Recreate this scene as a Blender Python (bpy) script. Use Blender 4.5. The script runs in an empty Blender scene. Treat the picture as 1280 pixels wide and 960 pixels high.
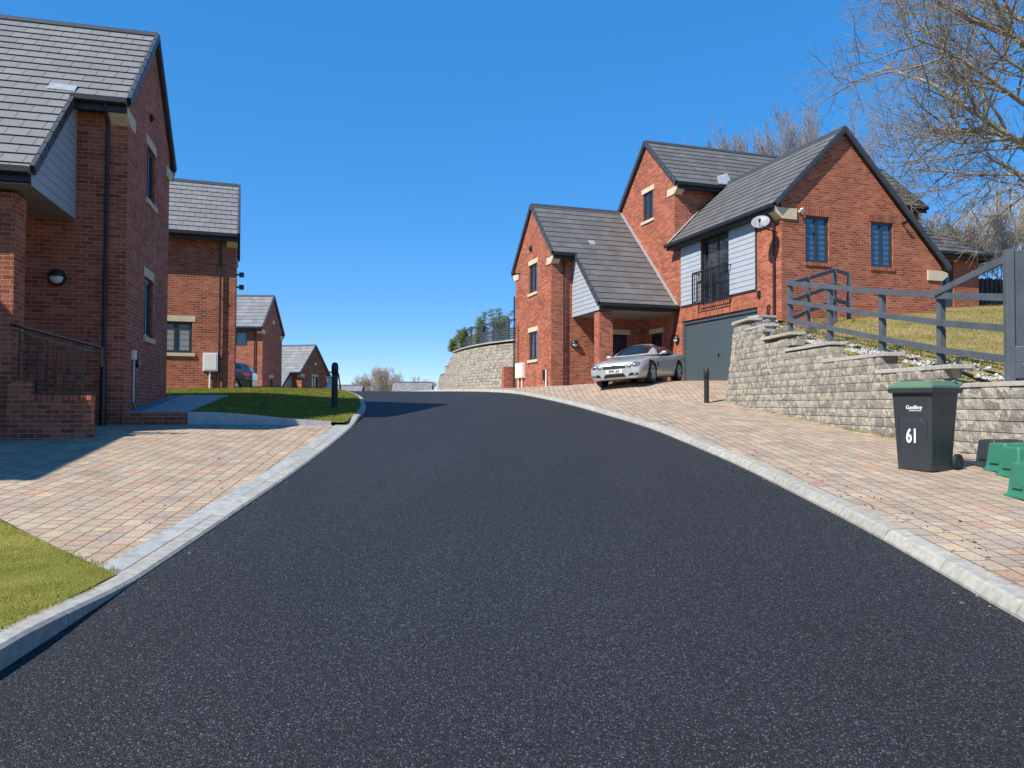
import bpy, bmesh, math, random
import numpy as np
from mathutils import Vector, Matrix
from mathutils.bvhtree import BVHTree
from mathutils.geometry import tessellate_polygon
random.seed(7); rng = np.random.default_rng(7)
S = bpy.context.scene
R = math.radians
# ------------------------------------------------------------------ camera
cam = bpy.data.cameras.new('camera'); co = bpy.data.objects.new('camera', cam)
S.collection.objects.link(co); S.camera = co
cam.sensor_width = 36.0; cam.lens = 36.0*961/1280; cam.clip_start = .05; cam.clip_end = 3000
P_, R_ = R(1.53), R(.21)
fw = Vector((0, math.cos(P_), math.sin(P_))); up = Vector((0, -math.sin(P_), math.cos(P_))); ri = Vector((1, 0, 0))
r2 = ri*math.cos(R_)+up*math.sin(R_); u2 = up*math.cos(R_)-ri*math.sin(R_)
m = Matrix((r2, u2, -fw)).transposed().to_4x4(); m.translation = (0, 0, 1.6)
co.matrix_world = m
# ------------------------------------------------------------------ sky and sun
AZ, EL = 40.0, 46.0          # horizontal travel direction of the light from +X towards +Y, elevation
W = bpy.data.worlds.new('World'); S.world = W; W.use_nodes = True
nt = W.node_tree; bg = nt.nodes['Background']
sky = nt.nodes.new('ShaderNodeTexSky'); sky.sky_type = 'NISHITA'; sky.sun_disc = False
sky.sun_elevation = R(EL)
sd = Vector((-math.cos(R(AZ)), -math.sin(R(AZ)), 0))      # towards the sun
sky.sun_rotation = math.atan2(sd.x, sd.y)
sky.altitude = 4800; sky.air_density = 1.0; sky.dust_density = 0; sky.ozone_density = 5.0
bg.inputs['Strength'].default_value = .15
hs = nt.nodes.new('ShaderNodeHueSaturation'); hs.inputs['Saturation'].default_value = 2.1; hs.inputs['Value'].default_value = 2.4; hs.inputs['Hue'].default_value = .508
gm = nt.nodes.new('ShaderNodeGamma'); gm.inputs[1].default_value = .40; nt.links.new(sky.outputs[0], gm.inputs[0]); nt.links.new(gm.outputs[0], hs.inputs['Color']); nt.links.new(hs.outputs[0], bg.inputs[0])
sun = bpy.data.lights.new('sun', 'SUN'); so = bpy.data.objects.new('sun', sun); S.collection.objects.link(so)
sun.energy = 5.0; sun.angle = R(.53); sun.color = (1, .945, .85)
ld = Vector((math.cos(R(AZ))*math.cos(R(EL)), math.sin(R(AZ))*math.cos(R(EL)), -math.sin(R(EL))))
so.rotation_euler = ld.to_track_quat('-Z', 'Y').to_euler()
S.view_settings.view_transform = 'Standard'; S.view_settings.look = 'None'
S.view_settings.exposure = 0.55; S.view_settings.gamma = 1
S.render.engine = 'CYCLES'
S.cycles.max_bounces = 6
# ------------------------------------------------------------------ materials
def nodes(name):
    m = bpy.data.materials.new(name); m.use_nodes = True; n = m.node_tree
    return m, n, n.nodes['Principled BSDF']
def mat(name, col, rough=.6, metal=0, var=.12, nscale=6, bump=0, bscale=60, coat=0, ior=1.5, spec=.5):
    m, n, b = nodes(name); N = n.nodes; L = n.links
    b.inputs['Roughness'].default_value = rough; b.inputs['Metallic'].default_value = metal
    b.inputs['IOR'].default_value = ior; b.inputs['Coat Weight'].default_value = coat
    b.inputs['Specular IOR Level'].default_value = spec
    tc = N.new('ShaderNodeTexCoord'); no = N.new('ShaderNodeTexNoise'); no.inputs['Scale'].default_value = nscale; no.inputs['Detail'].default_value = 6
    L.new(tc.outputs['Object'], no.inputs['Vector'])
    r = N.new('ShaderNodeValToRGB'); L.new(no.outputs['Fac'], r.inputs[0])
    r.color_ramp.elements[0].position = .3; r.color_ramp.elements[1].position = .7
    r.color_ramp.elements[0].color = (*[c*(1-var) for c in col], 1); r.color_ramp.elements[1].color = (*[min(1, c*(1+var)) for c in col], 1)
    L.new(r.outputs[0], b.inputs['Base Color'])
    if bump:
        n2 = N.new('ShaderNodeTexNoise'); n2.inputs['Scale'].default_value = bscale; n2.inputs['Detail'].default_value = 4
        L.new(tc.outputs['Object'], n2.inputs['Vector'])
        bp = N.new('ShaderNodeBump'); bp.inputs['Strength'].default_value = bump; bp.inputs['Distance'].default_value = .02
        L.new(n2.outputs['Fac'], bp.inputs['Height']); L.new(bp.outputs[0], b.inputs['Normal'])
    return m
def ramp(N, stops, interp='LINEAR'):
    r = N.new('ShaderNodeValToRGB'); cr = r.color_ramp; cr.interpolation = interp
    while len(cr.elements) < len(stops): cr.elements.new(.5)
    for e, (p, c) in zip(cr.elements, stops): e.position = p; e.color = (*c, 1)
    return r
def mix(N, L, fac, a, b, typ='MIX'):
    x = N.new('ShaderNodeMix'); x.data_type = 'RGBA'; x.blend_type = typ
    for s, v in ((0, fac), (6, a), (7, b)):
        if isinstance(v, (int, float)): x.inputs[s].default_value = v
        elif isinstance(v, tuple): x.inputs[s].default_value = (*v, 1)
        else: L.new(v, x.inputs[s])
    return x.outputs[2]
def brickmat(name, stops, mortar, w, h, ms, bump=.6, rough=.85, offset=.5, squash=1, sqf=2, interp='LINEAR', mott=.25, mscale=1.2, dist=.006, smooth=.2, wob=0.0):
    m, n, b = nodes(name); N = n.nodes; L = n.links
    uv = N.new('ShaderNodeUVMap'); uv.uv_map = 'UVMap'; vec = uv.outputs[0]
    if wob:
        wn = N.new('ShaderNodeTexNoise'); wn.inputs['Scale'].default_value = 9; L.new(vec, wn.inputs['Vector'])
        vm = N.new('ShaderNodeVectorMath'); vm.operation = 'MULTIPLY_ADD'; L.new(wn.outputs['Color'], vm.inputs[0]); vm.inputs[1].default_value = (wob,)*3; L.new(vec, vm.inputs[2]); vec = vm.outputs[0]
    br = N.new('ShaderNodeTexBrick'); br.offset = offset; br.squash = squash; br.squash_frequency = sqf
    L.new(vec, br.inputs['Vector'])
    br.inputs['Color1'].default_value = (0, 0, 0, 1); br.inputs['Color2'].default_value = (1, 1, 1, 1); br.inputs['Mortar'].default_value = (.5, .5, .5, 1)
    br.inputs['Scale'].default_value = 1; br.inputs['Mortar Size'].default_value = ms; br.inputs['Mortar Smooth'].default_value = smooth
    br.inputs['Brick Width'].default_value = w; br.inputs['Row Height'].default_value = h; br.inputs['Bias'].default_value = 0
    rp = ramp(N, stops, interp); L.new(br.outputs['Color'], rp.inputs[0])
    no = N.new('ShaderNodeTexNoise'); no.inputs['Scale'].default_value = mscale; no.inputs['Detail'].default_value = 8; no.inputs['Roughness'].default_value = .65
    L.new(uv.outputs[0], no.inputs['Vector'])
    nr = ramp(N, [(.3, (1-mott,)*3), (.7, (1+mott,)*3)]); L.new(no.outputs['Fac'], nr.inputs[0])
    fine = N.new('ShaderNodeTexNoise'); fine.inputs['Scale'].default_value = 45; fine.inputs['Detail'].default_value = 5; L.new(uv.outputs[0], fine.inputs['Vector'])
    fr = ramp(N, [(.3, (.8,)*3), (.7, (1.2,)*3)]); L.new(fine.outputs['Fac'], fr.inputs[0])
    c = mix(N, L, 1.0, rp.outputs[0], nr.outputs[0], 'MULTIPLY'); c = mix(N, L, 1.0, c, fr.outputs[0], 'MULTIPLY')
    c = mix(N, L, br.outputs['Fac'], c, mortar); L.new(c, b.inputs['Base Color'])
    b.inputs['Roughness'].default_value = rough; b.inputs['Specular IOR Level'].default_value = .3
    ma = N.new('ShaderNodeMath'); ma.operation = 'MULTIPLY_ADD'; L.new(br.outputs['Fac'], ma.inputs[0]); ma.inputs[1].default_value = -1.0
    m2 = N.new('ShaderNodeMath'); m2.operation = 'MULTIPLY'; L.new(fine.outputs['Fac'], m2.inputs[0]); m2.inputs[1].default_value = .35
    L.new(m2.outputs[0], ma.inputs[2])
    bp = N.new('ShaderNodeBump'); bp.inputs['Strength'].default_value = bump; bp.inputs['Distance'].default_value = dist
    L.new(ma.outputs[0], bp.inputs['Height']); L.new(bp.outputs[0], b.inputs['Normal'])
    return m
BR = [(0, (.22, .050, .026)), (.3, (.29, .071, .036)), (.7, (.35, .094, .047)), (1, (.40, .13, .072))]
M = {}
M['brick'] = brickmat('red brick', BR, (.38, .26, .19), .225, .075, .0055, dist=.008)
M['soldier'] = brickmat('soldier brick', BR, (.38, .26, .19), .075, .4, .0055, offset=0, dist=.008)
PV = [(0, (0.289, 0.24, 0.194)), (0.18, (0.389, 0.308, 0.215)), (0.36, (0.361, 0.258, 0.19)), (0.5, (0.318, 0.261, 0.208)), (0.64, (0.418, 0.326, 0.219)), (0.8, (0.368, 0.229, 0.161)), (0.92, (0.354, 0.279, 0.212)), (1, (0.404, 0.319, 0.23))]
M['pave'] = brickmat('tegula block paving', PV, (.10, .083, .065), .24, .16, .0065, squash=.62, sqf=3, offset=.37, bump=.9, dist=.008, mott=.24, mscale=1.6, smooth=.6, wob=.02)
M['tile_l'] = brickmat('grey roof tile', [(0, (.17, .17, .172)), (.5, (.185, .185, .185)), (1, (.20, .198, .195))], (.03, .03, .034), .33, .30, .006, bump=.3, rough=.6, dist=.004, mott=.1)
M['tile_r'] = brickmat('dark grey roof tile', [(0, (.108, .104, .104)), (.5, (.122, .117, .115)), (1, (.136, .13, .127))], (.055, .052, .052),   .33, .36, .003, bump=.2, rough=.55, dist=.002, mott=.12)
M['tile_n'] = brickmat('mid grey roof tile', [(0, (.17, .17, .175)), (.5, (.20, .20, .205)), (1, (.235, .235, .24))], (.11, .11, .11), .33, .36, .002, bump=.2, rough=.5, dist=.002, mott=.08)
M['stone'] = mat('cream stone', (.56, .47, .32), .8, var=.1, nscale=8, bump=.15)
M['dark'] = mat('anthracite plastic', (.014, .015, .018), .5, var=.1)
M['verge'] = mat('dark verge', (.05, .052, .058), .45, var=.1)
M['frame'] = mat('dark grey frame', (.035, .042, .05), .35, var=.08)
M['black'] = mat('black paint', (.012, .012, .014), .35, var=.1)
M['white'] = mat('white plastic', (.72, .70, .65), .45, var=.05)
M['galv'] = mat('galvanised steel', (.42, .44, .46), .4, metal=.7)
M['lead'] = mat('lead flashing', (.36, .38, .40), .5, metal=.3, bump=.3, bscale=9)
M['soffit'] = mat('soffit board', (.22, .20, .18), .6)
M['garage'] = None
def clad(name, a):
    return mat(name, a, .55, var=.05, nscale=3)
M['clad'] = clad('pale grey cladding', (.34, .37, .41))
def garage():
    m, n, b = nodes('ribbed blue-grey garage door'); N = n.nodes; L = n.links
    b.inputs['Roughness'].default_value = .42
    uv = N.new('ShaderNodeUVMap'); uv.uv_map = 'UVMap'
    w = N.new('ShaderNodeTexWave'); w.wave_type = 'BANDS'; w.bands_direction = 'X'; w.inputs['Scale'].default_value = 2.1; w.wave_profile = 'SIN'
    L.new(uv.outputs[0], w.inputs['Vector'])
    r = ramp(N, [(0, (.03, .045, .055)), (.12, (.06, .085, .10)), (1, (.066, .093, .108))]); L.new(w.outputs['Fac'], r.inputs[0]); L.new(r.outputs[0], b.inputs['Base Color'])
    bp = N.new('ShaderNodeBump'); bp.inputs['Strength'].default_value = .5; bp.inputs['Distance'].default_value = .012; L.new(r.outputs[0], bp.inputs['Height']); L.new(bp.outputs[0], b.inputs['Normal'])
    return m
M['garage'] = garage()
def glass(name, a, c, scale, rough=.06, thr=.5):
    m, n, b = nodes(name); N = n.nodes; L = n.links
    b.inputs['Roughness'].default_value = rough; b.inputs['IOR'].default_value = 1.9; b.inputs['Coat Weight'].default_value = .5; b.inputs['Coat Roughness'].default_value = .02
    if scale:
        uv = N.new('ShaderNodeUVMap'); uv.uv_map = 'UVMap'; w = N.new('ShaderNodeTexWave'); w.bands_direction = 'Y'; w.inputs['Scale'].default_value = scale; w.inputs['Distortion'].default_value = .15
        L.new(uv.outputs[0], w.inputs['Vector']); r = ramp(N, [(thr-.08, a), (thr+.08, c)]); L.new(w.outputs['Fac'], r.inputs[0]); L.new(r.outputs[0], b.inputs['Base Color'])
    else:
        tc = N.new('ShaderNodeTexCoord'); no = N.new('ShaderNodeTexNoise'); no.inputs['Scale'].default_value = 1.7; L.new(tc.outputs['Object'], no.inputs['Vector'])
        r = ramp(N, [(.42, a), (.6, c)]); L.new(no.outputs['Fac'], r.inputs[0]); L.new(r.outputs[0], b.inputs['Base Color'])
    return m
M['pane'] = glass('window glass', (.006, .009, .014), (.03, .04, .055), 0)
M['blind'] = glass('glass with striped blind', (.022, .05, .095), (.05, .105, .19), 1.9)
M['blindw'] = glass('glass with pale blind', (.20, .23, .24), (.27, .30, .31), 1.6, thr=.3)
M['doorp'] = mat('dark blue-grey door', (.012, .018, .03), .4)
def asphalt():
    m, n, b = nodes('fresh asphalt'); N = n.nodes; L = n.links
    tc = N.new('ShaderNodeTexCoord')
    v = N.new('ShaderNodeTexVoronoi'); v.inputs['Scale'].default_value = 150; L.new(tc.outputs['Object'], v.inputs['Vector'])
    sep = N.new('ShaderNodeSeparateColor'); L.new(v.outputs['Color'], sep.inputs[0])
    r = ramp(N, [(0, (.003, .0033, .0045)), (.4, (.009, .010, .013)), (.78, (.022, .0235, .028)), (.93, (.045, .048, .055)), (1, (.125, .13, .135))]); L.new(sep.outputs[0], r.inputs[0])
    big = N.new('ShaderNodeTexNoise'); big.inputs['Scale'].default_value = .5; big.inputs['Detail'].default_value = 7; big.inputs['Roughness'].default_value = .6
    mp = N.new('ShaderNodeMapping'); mp.inputs['Scale'].default_value = (1.6, .5, 1); L.new(tc.outputs['Object'], mp.inputs[0]); L.new(mp.outputs[0], big.inputs['Vector'])
    br = ramp(N, [(.3, (.86,)*3), (.7, (1.14,)*3)]); L.new(big.outputs['Fac'], br.inputs[0])
    c = mix(N, L, 1.0, r.outputs[0], br.outputs[0], 'MULTIPLY'); L.new(c, b.inputs['Base Color'])
    b.inputs['Roughness'].default_value = .72; b.inputs['Specular IOR Level'].default_value = .35
    bp = N.new('ShaderNodeBump'); bp.inputs['Strength'].default_value = .9; bp.inputs['Distance'].default_value = .006
    L.new(v.outputs['Distance'], bp.inputs['Height']); bp.invert = True; L.new(bp.outputs[0], b.inputs['Normal'])
    return m
M['asphalt'] = asphalt()
def island(name, stops, rough=.8, mott=.3, nscale=20, bump=.4, interp='LINEAR', second=None, trans=False):
    m, n, b = nodes(name); N = n.nodes; L = n.links
    g = N.new('ShaderNodeNewGeometry'); r = ramp(N, stops, interp); L.new(g.outputs['Random Per Island'], r.inputs[0]); c = r.outputs[0]
    tc = N.new('ShaderNodeTexCoord')
    if second:
        vo = N.new('ShaderNodeTexVoronoi'); vo.inputs['Scale'].default_value = second[0]; L.new(tc.outputs['Object'], vo.inputs['Vector'])
        sp = N.new('ShaderNodeSeparateColor'); L.new(vo.outputs['Color'], sp.inputs[0])
        rr = ramp(N, [(.52, (0, 0, 0)), (.6, (1, 1, 1))]); L.new(sp.outputs[0], rr.inputs[0]); c = mix(N, L, rr.outputs[0], c, second[1])
    if mott:
        no = N.new('ShaderNodeTexNoise'); no.inputs['Scale'].default_value = nscale; no.inputs['Detail'].default_value = 6; L.new(tc.outputs['Object'], no.inputs['Vector'])
        nr = ramp(N, [(.3, (1-mott,)*3), (.7, (1+mott,)*3)]); L.new(no.outputs['Fac'], nr.inputs[0]); c = mix(N, L, 1.0, c, nr.outputs[0], 'MULTIPLY')
        if bump:
            bp = N.new('ShaderNodeBump'); bp.inputs['Strength'].default_value = bump; bp.inputs['Distance'].default_value = .02; L.new(no.outputs['Fac'], bp.inputs['Height']); L.new(bp.outputs[0], b.inputs['Normal'])
    L.new(c, b.inputs['Base Color']); b.inputs['Roughness'].default_value = rough; b.inputs['Specular IOR Level'].default_value = .25
    return m
M['block'] = island('split face concrete block', [(0, (.20, .18, .155)), (.5, (.245, .22, .19)), (1, (.29, .265, .225))], second=(8.5, (.37, .335, .265)), mott=.25, nscale=26, bump=.6)
M['cap'] = island('concrete coping', [(0, (.33, .31, .28)), (1, (.42, .40, .36))], mott=.2, nscale=18, bump=.3)
M['kerb'] = island('concrete kerb', [(0, (.30, .288, .255)), (1, (.35, .338, .30))], mott=.2, nscale=14, bump=.12)
M['chan'] = island('pale blue-grey channel block', [(0, (.27, .285, .275)), (1, (.33, .34, .325))], mott=.22, nscale=9, bump=.12)
M['slab'] = mat('path concrete', (.30, .31, .29), .85, bump=.2)
M['concrete'] = mat('concrete edging', (.36, .38, .38), .8, bump=.2)
M['gravel'] = island('white gravel', [(0, (.55, .53, .50)), (.6, (.72, .71, .69)), (1, (.40, .38, .36))], mott=0)
M['chip'] = island('dark gravel', [(0, (.10, .11, .14)), (1, (.24, .25, .28))], mott=0)
def soil(name, a, c, s=1.3):
    m, n, b = nodes(name); N = n.nodes; L = n.links; tc = N.new('ShaderNodeTexCoord')
    no = N.new('ShaderNodeTexNoise'); no.inputs['Scale'].default_value = s; no.inputs['Detail'].default_value = 9; no.inputs['Roughness'].default_value = .7
    L.new(tc.outputs['Object'], no.inputs['Vector']); r = ramp(N, [(.38, a), (.62, c)]); L.new(no.outputs['Fac'], r.inputs[0]); L.new(r.outputs[0], b.inputs['Base Color'])
    b.inputs['Roughness'].default_value = .95; b.inputs['Specular IOR Level'].default_value = .1
    n2 = N.new('ShaderNodeTexNoise'); n2.inputs['Scale'].default_value = 60; L.new(tc.outputs['Object'], n2.inputs['Vector'])
    bp = N.new('ShaderNodeBump'); bp.inputs['Strength'].default_value = .8; bp.inputs['Distance'].default_value = .02; L.new(n2.outputs['Fac'], bp.inputs['Height']); L.new(bp.outputs[0], b.inputs['Normal'])
    return m
M['turf'] = soil('turf', (.11, .12, .02), (.22, .20, .045))
M['turf_dry'] = soil('dry turf', (.17, .15, .045), (.33, .24, .11), .7)
def blade(name, stops):
    m, n, b = nodes(name); N = n.nodes; L = n.links
    g = N.new('ShaderNodeNewGeometry'); r = ramp(N, stops); L.new(g.outputs['Random Per Island'], r.inputs[0])
    tc = N.new('ShaderNodeTexCoord'); no = N.new('ShaderNodeTexNoise'); no.inputs['Scale'].default_value = 3.2; no.inputs['Detail'].default_value = 7; L.new(tc.outputs['Object'], no.inputs['Vector'])
    nr = ramp(N, [(.36, (.6, .78, .6)), (.5, (1, 1, 1)), (.66, (1.35, 1.08, 1.5))]); L.new(no.outputs['Fac'], nr.inputs[0])
    c = mix(N, L, 1.0, r.outputs[0], nr.outputs[0], 'MULTIPLY'); L.new(c, b.inputs['Base Color']); b.inputs['Roughness'].default_value = .6; b.inputs['Specular IOR Level'].default_value = .2
    tr = N.new('ShaderNodeBsdfTranslucent'); L.new(c, tr.inputs[0]); ms = N.new('ShaderNodeMixShader'); ms.inputs[0].default_value = .35
    L.new(b.outputs[0], ms.inputs[1]); L.new(tr.outputs[0], ms.inputs[2]); L.new(ms.outputs[0], N['Material Output'].inputs[0])
    return m
M['blade'] = blade('lawn blade', [(0, (.17, .19, .022)), (.5, (.33, .31, .04)), (.85, (.42, .37, .09)), (1, (.55, .45, .2))])
M['blade2'] = blade('green lawn blade', [(0, (.10, .14, .018)), (.6, (.22, .245, .032)), (1, (.36, .33, .08))])
M['blade3'] = blade('dry lawn blade', [(0, (.19, .19, .04)), (.5, (.31, .28, .07)), (.8, (.44, .34, .15)), (1, (.52, .38, .2))])
M['leaf'] = blade('conifer leaf', [(0, (.08, .14, .05)), (.6, (.16, .23, .08)), (1, (.32, .32, .14))])
M['bark'] = mat('pale bark', (.29, .25, .18), .9, var=.35, nscale=5, bump=.4)
M['twig'] = mat('twig', (.22, .18, .135), .9, var=.25)
M['twigf'] = mat('far twig', (.23, .20, .18), .9, var=.2)
M['twigp'] = mat('pale twig', (.42, .36, .29), .9, var=.2)
M['timberd'] = mat('dark painted timber', (.035, .045, .055), .7, var=.16, nscale=4)
M['timber'] = mat('grey-blue painted timber', (.078, .090, .105), .7, var=.16, nscale=4, bump=.3, bscale=25)
M['binbody'] = mat('dark grey bin plastic', (.030, .036, .043), .38, var=.1, nscale=3)
M['binlid'] = mat('green bin lid', (.095, .165, .10), .4, var=.06)
M['crate'] = mat('green box plastic', (.035, .18, .115), .38, var=.08, nscale=3)
M['tyre'] = mat('rubber', (.015, .015, .016), .7)
M['silver'] = mat('silver car paint', (.43, .44, .44), .42, metal=.35, var=.02, coat=1)
M['chrome'] = mat('chrome', (.38, .39, .41), .35, metal=1, var=.02)
M['alloy'] = mat('alloy wheel', (.55, .55, .56), .35, metal=.3)
M['carglass'] = mat('car glass', (.012, .018, .024), .08, var=.4, nscale=2, ior=1.4)
M['lens'] = mat('lamp lens', (.14, .16, .17), .2, var=.3, nscale=20, coat=1)
M['plate'] = mat('number plate', (.80, .80, .76), .4, var=.02)
M['greycar'] = mat('dark grey car paint', (.045, .052, .062), .25, metal=.5, coat=1)
M['redlens'] = mat('red lens', (.42, .02, .02), .15, coat=1)
M['orange'] = mat('orange-red tube', (.62, .10, .035), .5)
M['lampw'] = mat('opal lens', (.55, .58, .58), .3)
M['handr'] = mat('dark brown pipe', (.025, .016, .015), .4)
# ------------------------------------------------------------------ mesh builder
def clipband(poly, lo, hi):
    def cl(P, f):
        o = []
        for i in range(len(P)):
            a, b = P[i], P[(i+1) % len(P)]; fa, fb = f(a), f(b)
            if fa >= 0: o.append(a)
            if (fa > 0 and fb < 0) or (fa < 0 and fb > 0):
                t = fa/(fa-fb); o.append((a[0]+(b[0]-a[0])*t, a[1]+(b[1]-a[1])*t))
        return o
    P = cl(poly, lambda p: p[1]-lo)
    return cl(P, lambda p: hi-p[1]) if P else []
class MB:
    def __init__(s): s.v = []; s.f = []
    def add(s, vs, fs):
        o = len(s.v); s.v += [Vector(p) for p in vs]; s.f += [tuple(i+o for i in f) for f in fs]; return s
    def box(s, p, X, Y, Z, x0, x1, y0, y1, z0, z1):
        p, X, Y, Z = Vector(p), Vector(X), Vector(Y), Vector(Z)
        vs = [p+X*x+Y*y+Z*z for z in (z0, z1) for y in (y0, y1) for x in (x0, x1)]
        return s.add(vs, [(0, 2, 3, 1), (4, 5, 7, 6), (0, 1, 5, 4), (2, 6, 7, 3), (0, 4, 6, 2), (1, 3, 7, 5)])
    def abox(s, x0, x1, y0, y1, z0, z1): return s.box((0, 0, 0), (1, 0, 0), (0, 1, 0), (0, 0, 1), x0, x1, y0, y1, z0, z1)
    def prism(s, pts, d):      # polygon of 3d points extruded by vector d
        n = len(pts); pts = [Vector(p) for p in pts]; d = Vector(d)
        return s.add(pts+[p+d for p in pts], [tuple(range(n-1, -1, -1)), tuple(range(n, 2*n))]+[(i, (i+1) % n, n+(i+1) % n, n+i) for i in range(n)])
    def beam(s, a, b, w, h, upv=(0, 0, 1)):
        a, b = Vector(a), Vector(b); d = b-a; l = d.length; d.normalize(); x = d.cross(Vector(upv)).normalized(); z = x.cross(d)
        return s.box(a, d, x, z, 0, l, -w/2, w/2, -h/2, h/2)
    def tube(s, pts, r, k=8, caps=True):
        pts = [Vector(p) for p in pts]; rs = r if isinstance(r, (list, tuple)) else [r]*len(pts)
        o = len(s.v); ref = None
        for i, p in enumerate(pts):
            d = (pts[min(i+1, len(pts)-1)]-pts[max(i-1, 0)]).normalized()
            if ref is None: ref = d.orthogonal().normalized()
            x = (ref-d*ref.dot(d)).normalized(); ref = x; y = d.cross(x)
            for j in range(k):
                a = 2*math.pi*j/k; s.v.append(p+(x*math.cos(a)+y*math.sin(a))*rs[i])
        for i in range(len(pts)-1):
            for j in range(k):
                s.f.append((o+i*k+j, o+i*k+(j+1) % k, o+(i+1)*k+(j+1) % k, o+(i+1)*k+j))
        if caps:
            s.f.append(tuple(o+j for j in range(k-1, -1, -1))); s.f.append(tuple(o+(len(pts)-1)*k+j for j in range(k)))
        return s
    def lathe(s, c, axis, prof, k=20):   # prof: (r, h)
        c = Vector(c); a = Vector(axis).normalized(); x = a.orthogonal().normalized(); y = a.cross(x); o = len(s.v)
        for r, h in prof:
            for j in range(k):
                t = 2*math.pi*j/k; s.v.append(c+a*h+(x*math.cos(t)+y*math.sin(t))*max(r, 1e-4))
        for i in range(len(prof)-1):
            for j in range(k): s.f.append((o+i*k+j, o+i*k+(j+1) % k, o+(i+1)*k+(j+1) % k, o+(i+1)*k+j))
        return s
    def shingles(s, P0, P1, Pu, polys, gauge, step, n_out=None):
        P0, P1, Pu = Vector(P0), Vector(P1), Vector(Pu)
        U = (P1-P0).normalized(); V = (Pu-P0); V = (V-U*V.dot(U)).normalized(); Nn = U.cross(V)
        if n_out is not None:
            if Nn.dot(Vector(n_out)) < 0: Nn = -Nn
        elif Nn.z < 0: Nn = -Nn
        s.uvf = (P0, U, V)
        for poly in polys:
            q = [((Vector(p)-P0).dot(U), (Vector(p)-P0).dot(V)) for p in poly]
            lo, hi = min(a[1] for a in q), max(a[1] for a in q)
            k0, k1 = math.floor(lo/gauge), math.ceil(hi/gauge)
            for k in range(k0, k1):
                c = clipband(q, k*gauge, (k+1)*gauge)
                if len(c) < 3: continue
                def P(a, b): return P0+U*a+V*b+Nn*(step*(1-(b-k*gauge)/gauge)+.004)
                s.add([P(*a) for a in c], [tuple(range(len(c)))])
                lows = [a for a in c if abs(a[1]-max(k*gauge, lo)) < 1e-6]
                if len(lows) >= 2:
                    a0, a1 = min(a[0] for a in lows), max(a[0] for a in lows); b0 = lows[0][1]
                    p, q2 = P(a0, b0), P(a1, b0); hh = step*(1-(b0-k*gauge)/gauge)+.01
                    s.add([p, q2, q2-Nn*hh, p-Nn*hh], [(0, 1, 2, 3)])
        return s
    def wall(s, O, X, N, outline, holes=(), reveal=.1):   # outline in (x, z); N outward normal
        O, X, N = Vector(O), Vector(X), Vector(N); Z = Vector((0, 0, 1))
        def P(a, z, d=0): return O+X*a+Z*z-N*d
        loops = [[Vector((a, z, 0)) for a, z in outline]]
        for h in holes:
            x0, z0, x1, z1 = h; loops.append([Vector((x0, z0, 0)), Vector((x0, z1, 0)), Vector((x1, z1, 0)), Vector((x1, z0, 0))])
        flat = [p for l in loops for p in l]
        s.add([P(p.x, p.y) for p in flat], [tuple(t) for t in tessellate_polygon(loops)])
        for x0, z0, x1, z1 in holes:
            c = [(x0, z0), (x1, z0), (x1, z1), (x0, z1)]
            for i in range(4):
                a, b = c[i], c[(i+1) % 4]
                s.add([P(*a), P(*b), P(*b, reveal+.02), P(*a, reveal+.02)], [(0, 1, 2, 3)])
        return s
    def build(s, name, m, parent=None, smooth=False, bevel=0, kind=None, label=None, uvrot=0, sub=0, fixn=True):
        me = bpy.data.meshes.new(name); off = Vector((0, 0, 0))
        root = parent
        while root is not None and root.parent is not None: root = root.parent
        if root is not None: off = Vector(root.location)
        me.from_pydata([tuple(v-off) for v in s.v], [], s.f); me.update()
        if fixn:
            b = bmesh.new(); b.from_mesh(me); bmesh.ops.recalc_face_normals(b, faces=b.faces); b.to_mesh(me); b.free()
        nl = len(me.loops); n = np.empty(len(me.polygons)*3); me.polygons.foreach_get('normal', n); n = n.reshape(-1, 3)
        lt = np.empty(len(me.polygons), int); me.polygons.foreach_get('loop_total', lt)
        vi = np.empty(nl, int); me.loops.foreach_get('vertex_index', vi)
        cv = np.empty(len(me.vertices)*3); me.vertices.foreach_get('co', cv); cv = cv.reshape(-1, 3)+np.array(off)
        nn = np.repeat(n, lt, axis=0); p = cv[vi]
        flatm = np.abs(nn[:, 2]) > .93
        h = np.stack([-nn[:, 1], nn[:, 0]], 1); hl = np.linalg.norm(h, axis=1, keepdims=True); hl[hl < 1e-6] = 1; h = h/hl
        u = p[:, 0]*h[:, 0]+p[:, 1]*h[:, 1]; v = p[:, 2]/np.maximum(np.sqrt(1-np.clip(nn[:, 2], -1, 1)**2), .2)
        cr, sr = math.cos(uvrot), math.sin(uvrot)
        u = np.where(flatm, p[:, 0]*cr+p[:, 1]*sr, u); v = np.where(flatm, -p[:, 0]*sr+p[:, 1]*cr, v)
        if getattr(s, 'uvf', None):
            a_, U_, V_ = (np.array(q) for q in s.uvf); u = (p-a_)@U_; v = (p-a_)@V_+.002
        uvl = me.uv_layers.new(name='UVMap'); uvl.data.foreach_set('uv', np.stack([u+99, v+90], 1).ravel())
        if smooth: me.polygons.foreach_set('use_smooth', [True]*len(me.polygons))
        me.materials.append(m)
        o = bpy.data.objects.new(name, me); S.collection.objects.link(o)
        if parent is not None: o.parent = parent
        if bevel:
            bv = o.modifiers.new('b', 'BEVEL'); bv.width = bevel; bv.segments = 2; bv.limit_method = 'ANGLE'; bv.angle_limit = R(40)
        if sub:
            sm = o.modifiers.new('s', 'SUBSURF'); sm.levels = sub; sm.render_levels = sub
        if kind: o['kind'] = kind
        if label: o['label'] = label
        return o
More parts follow.
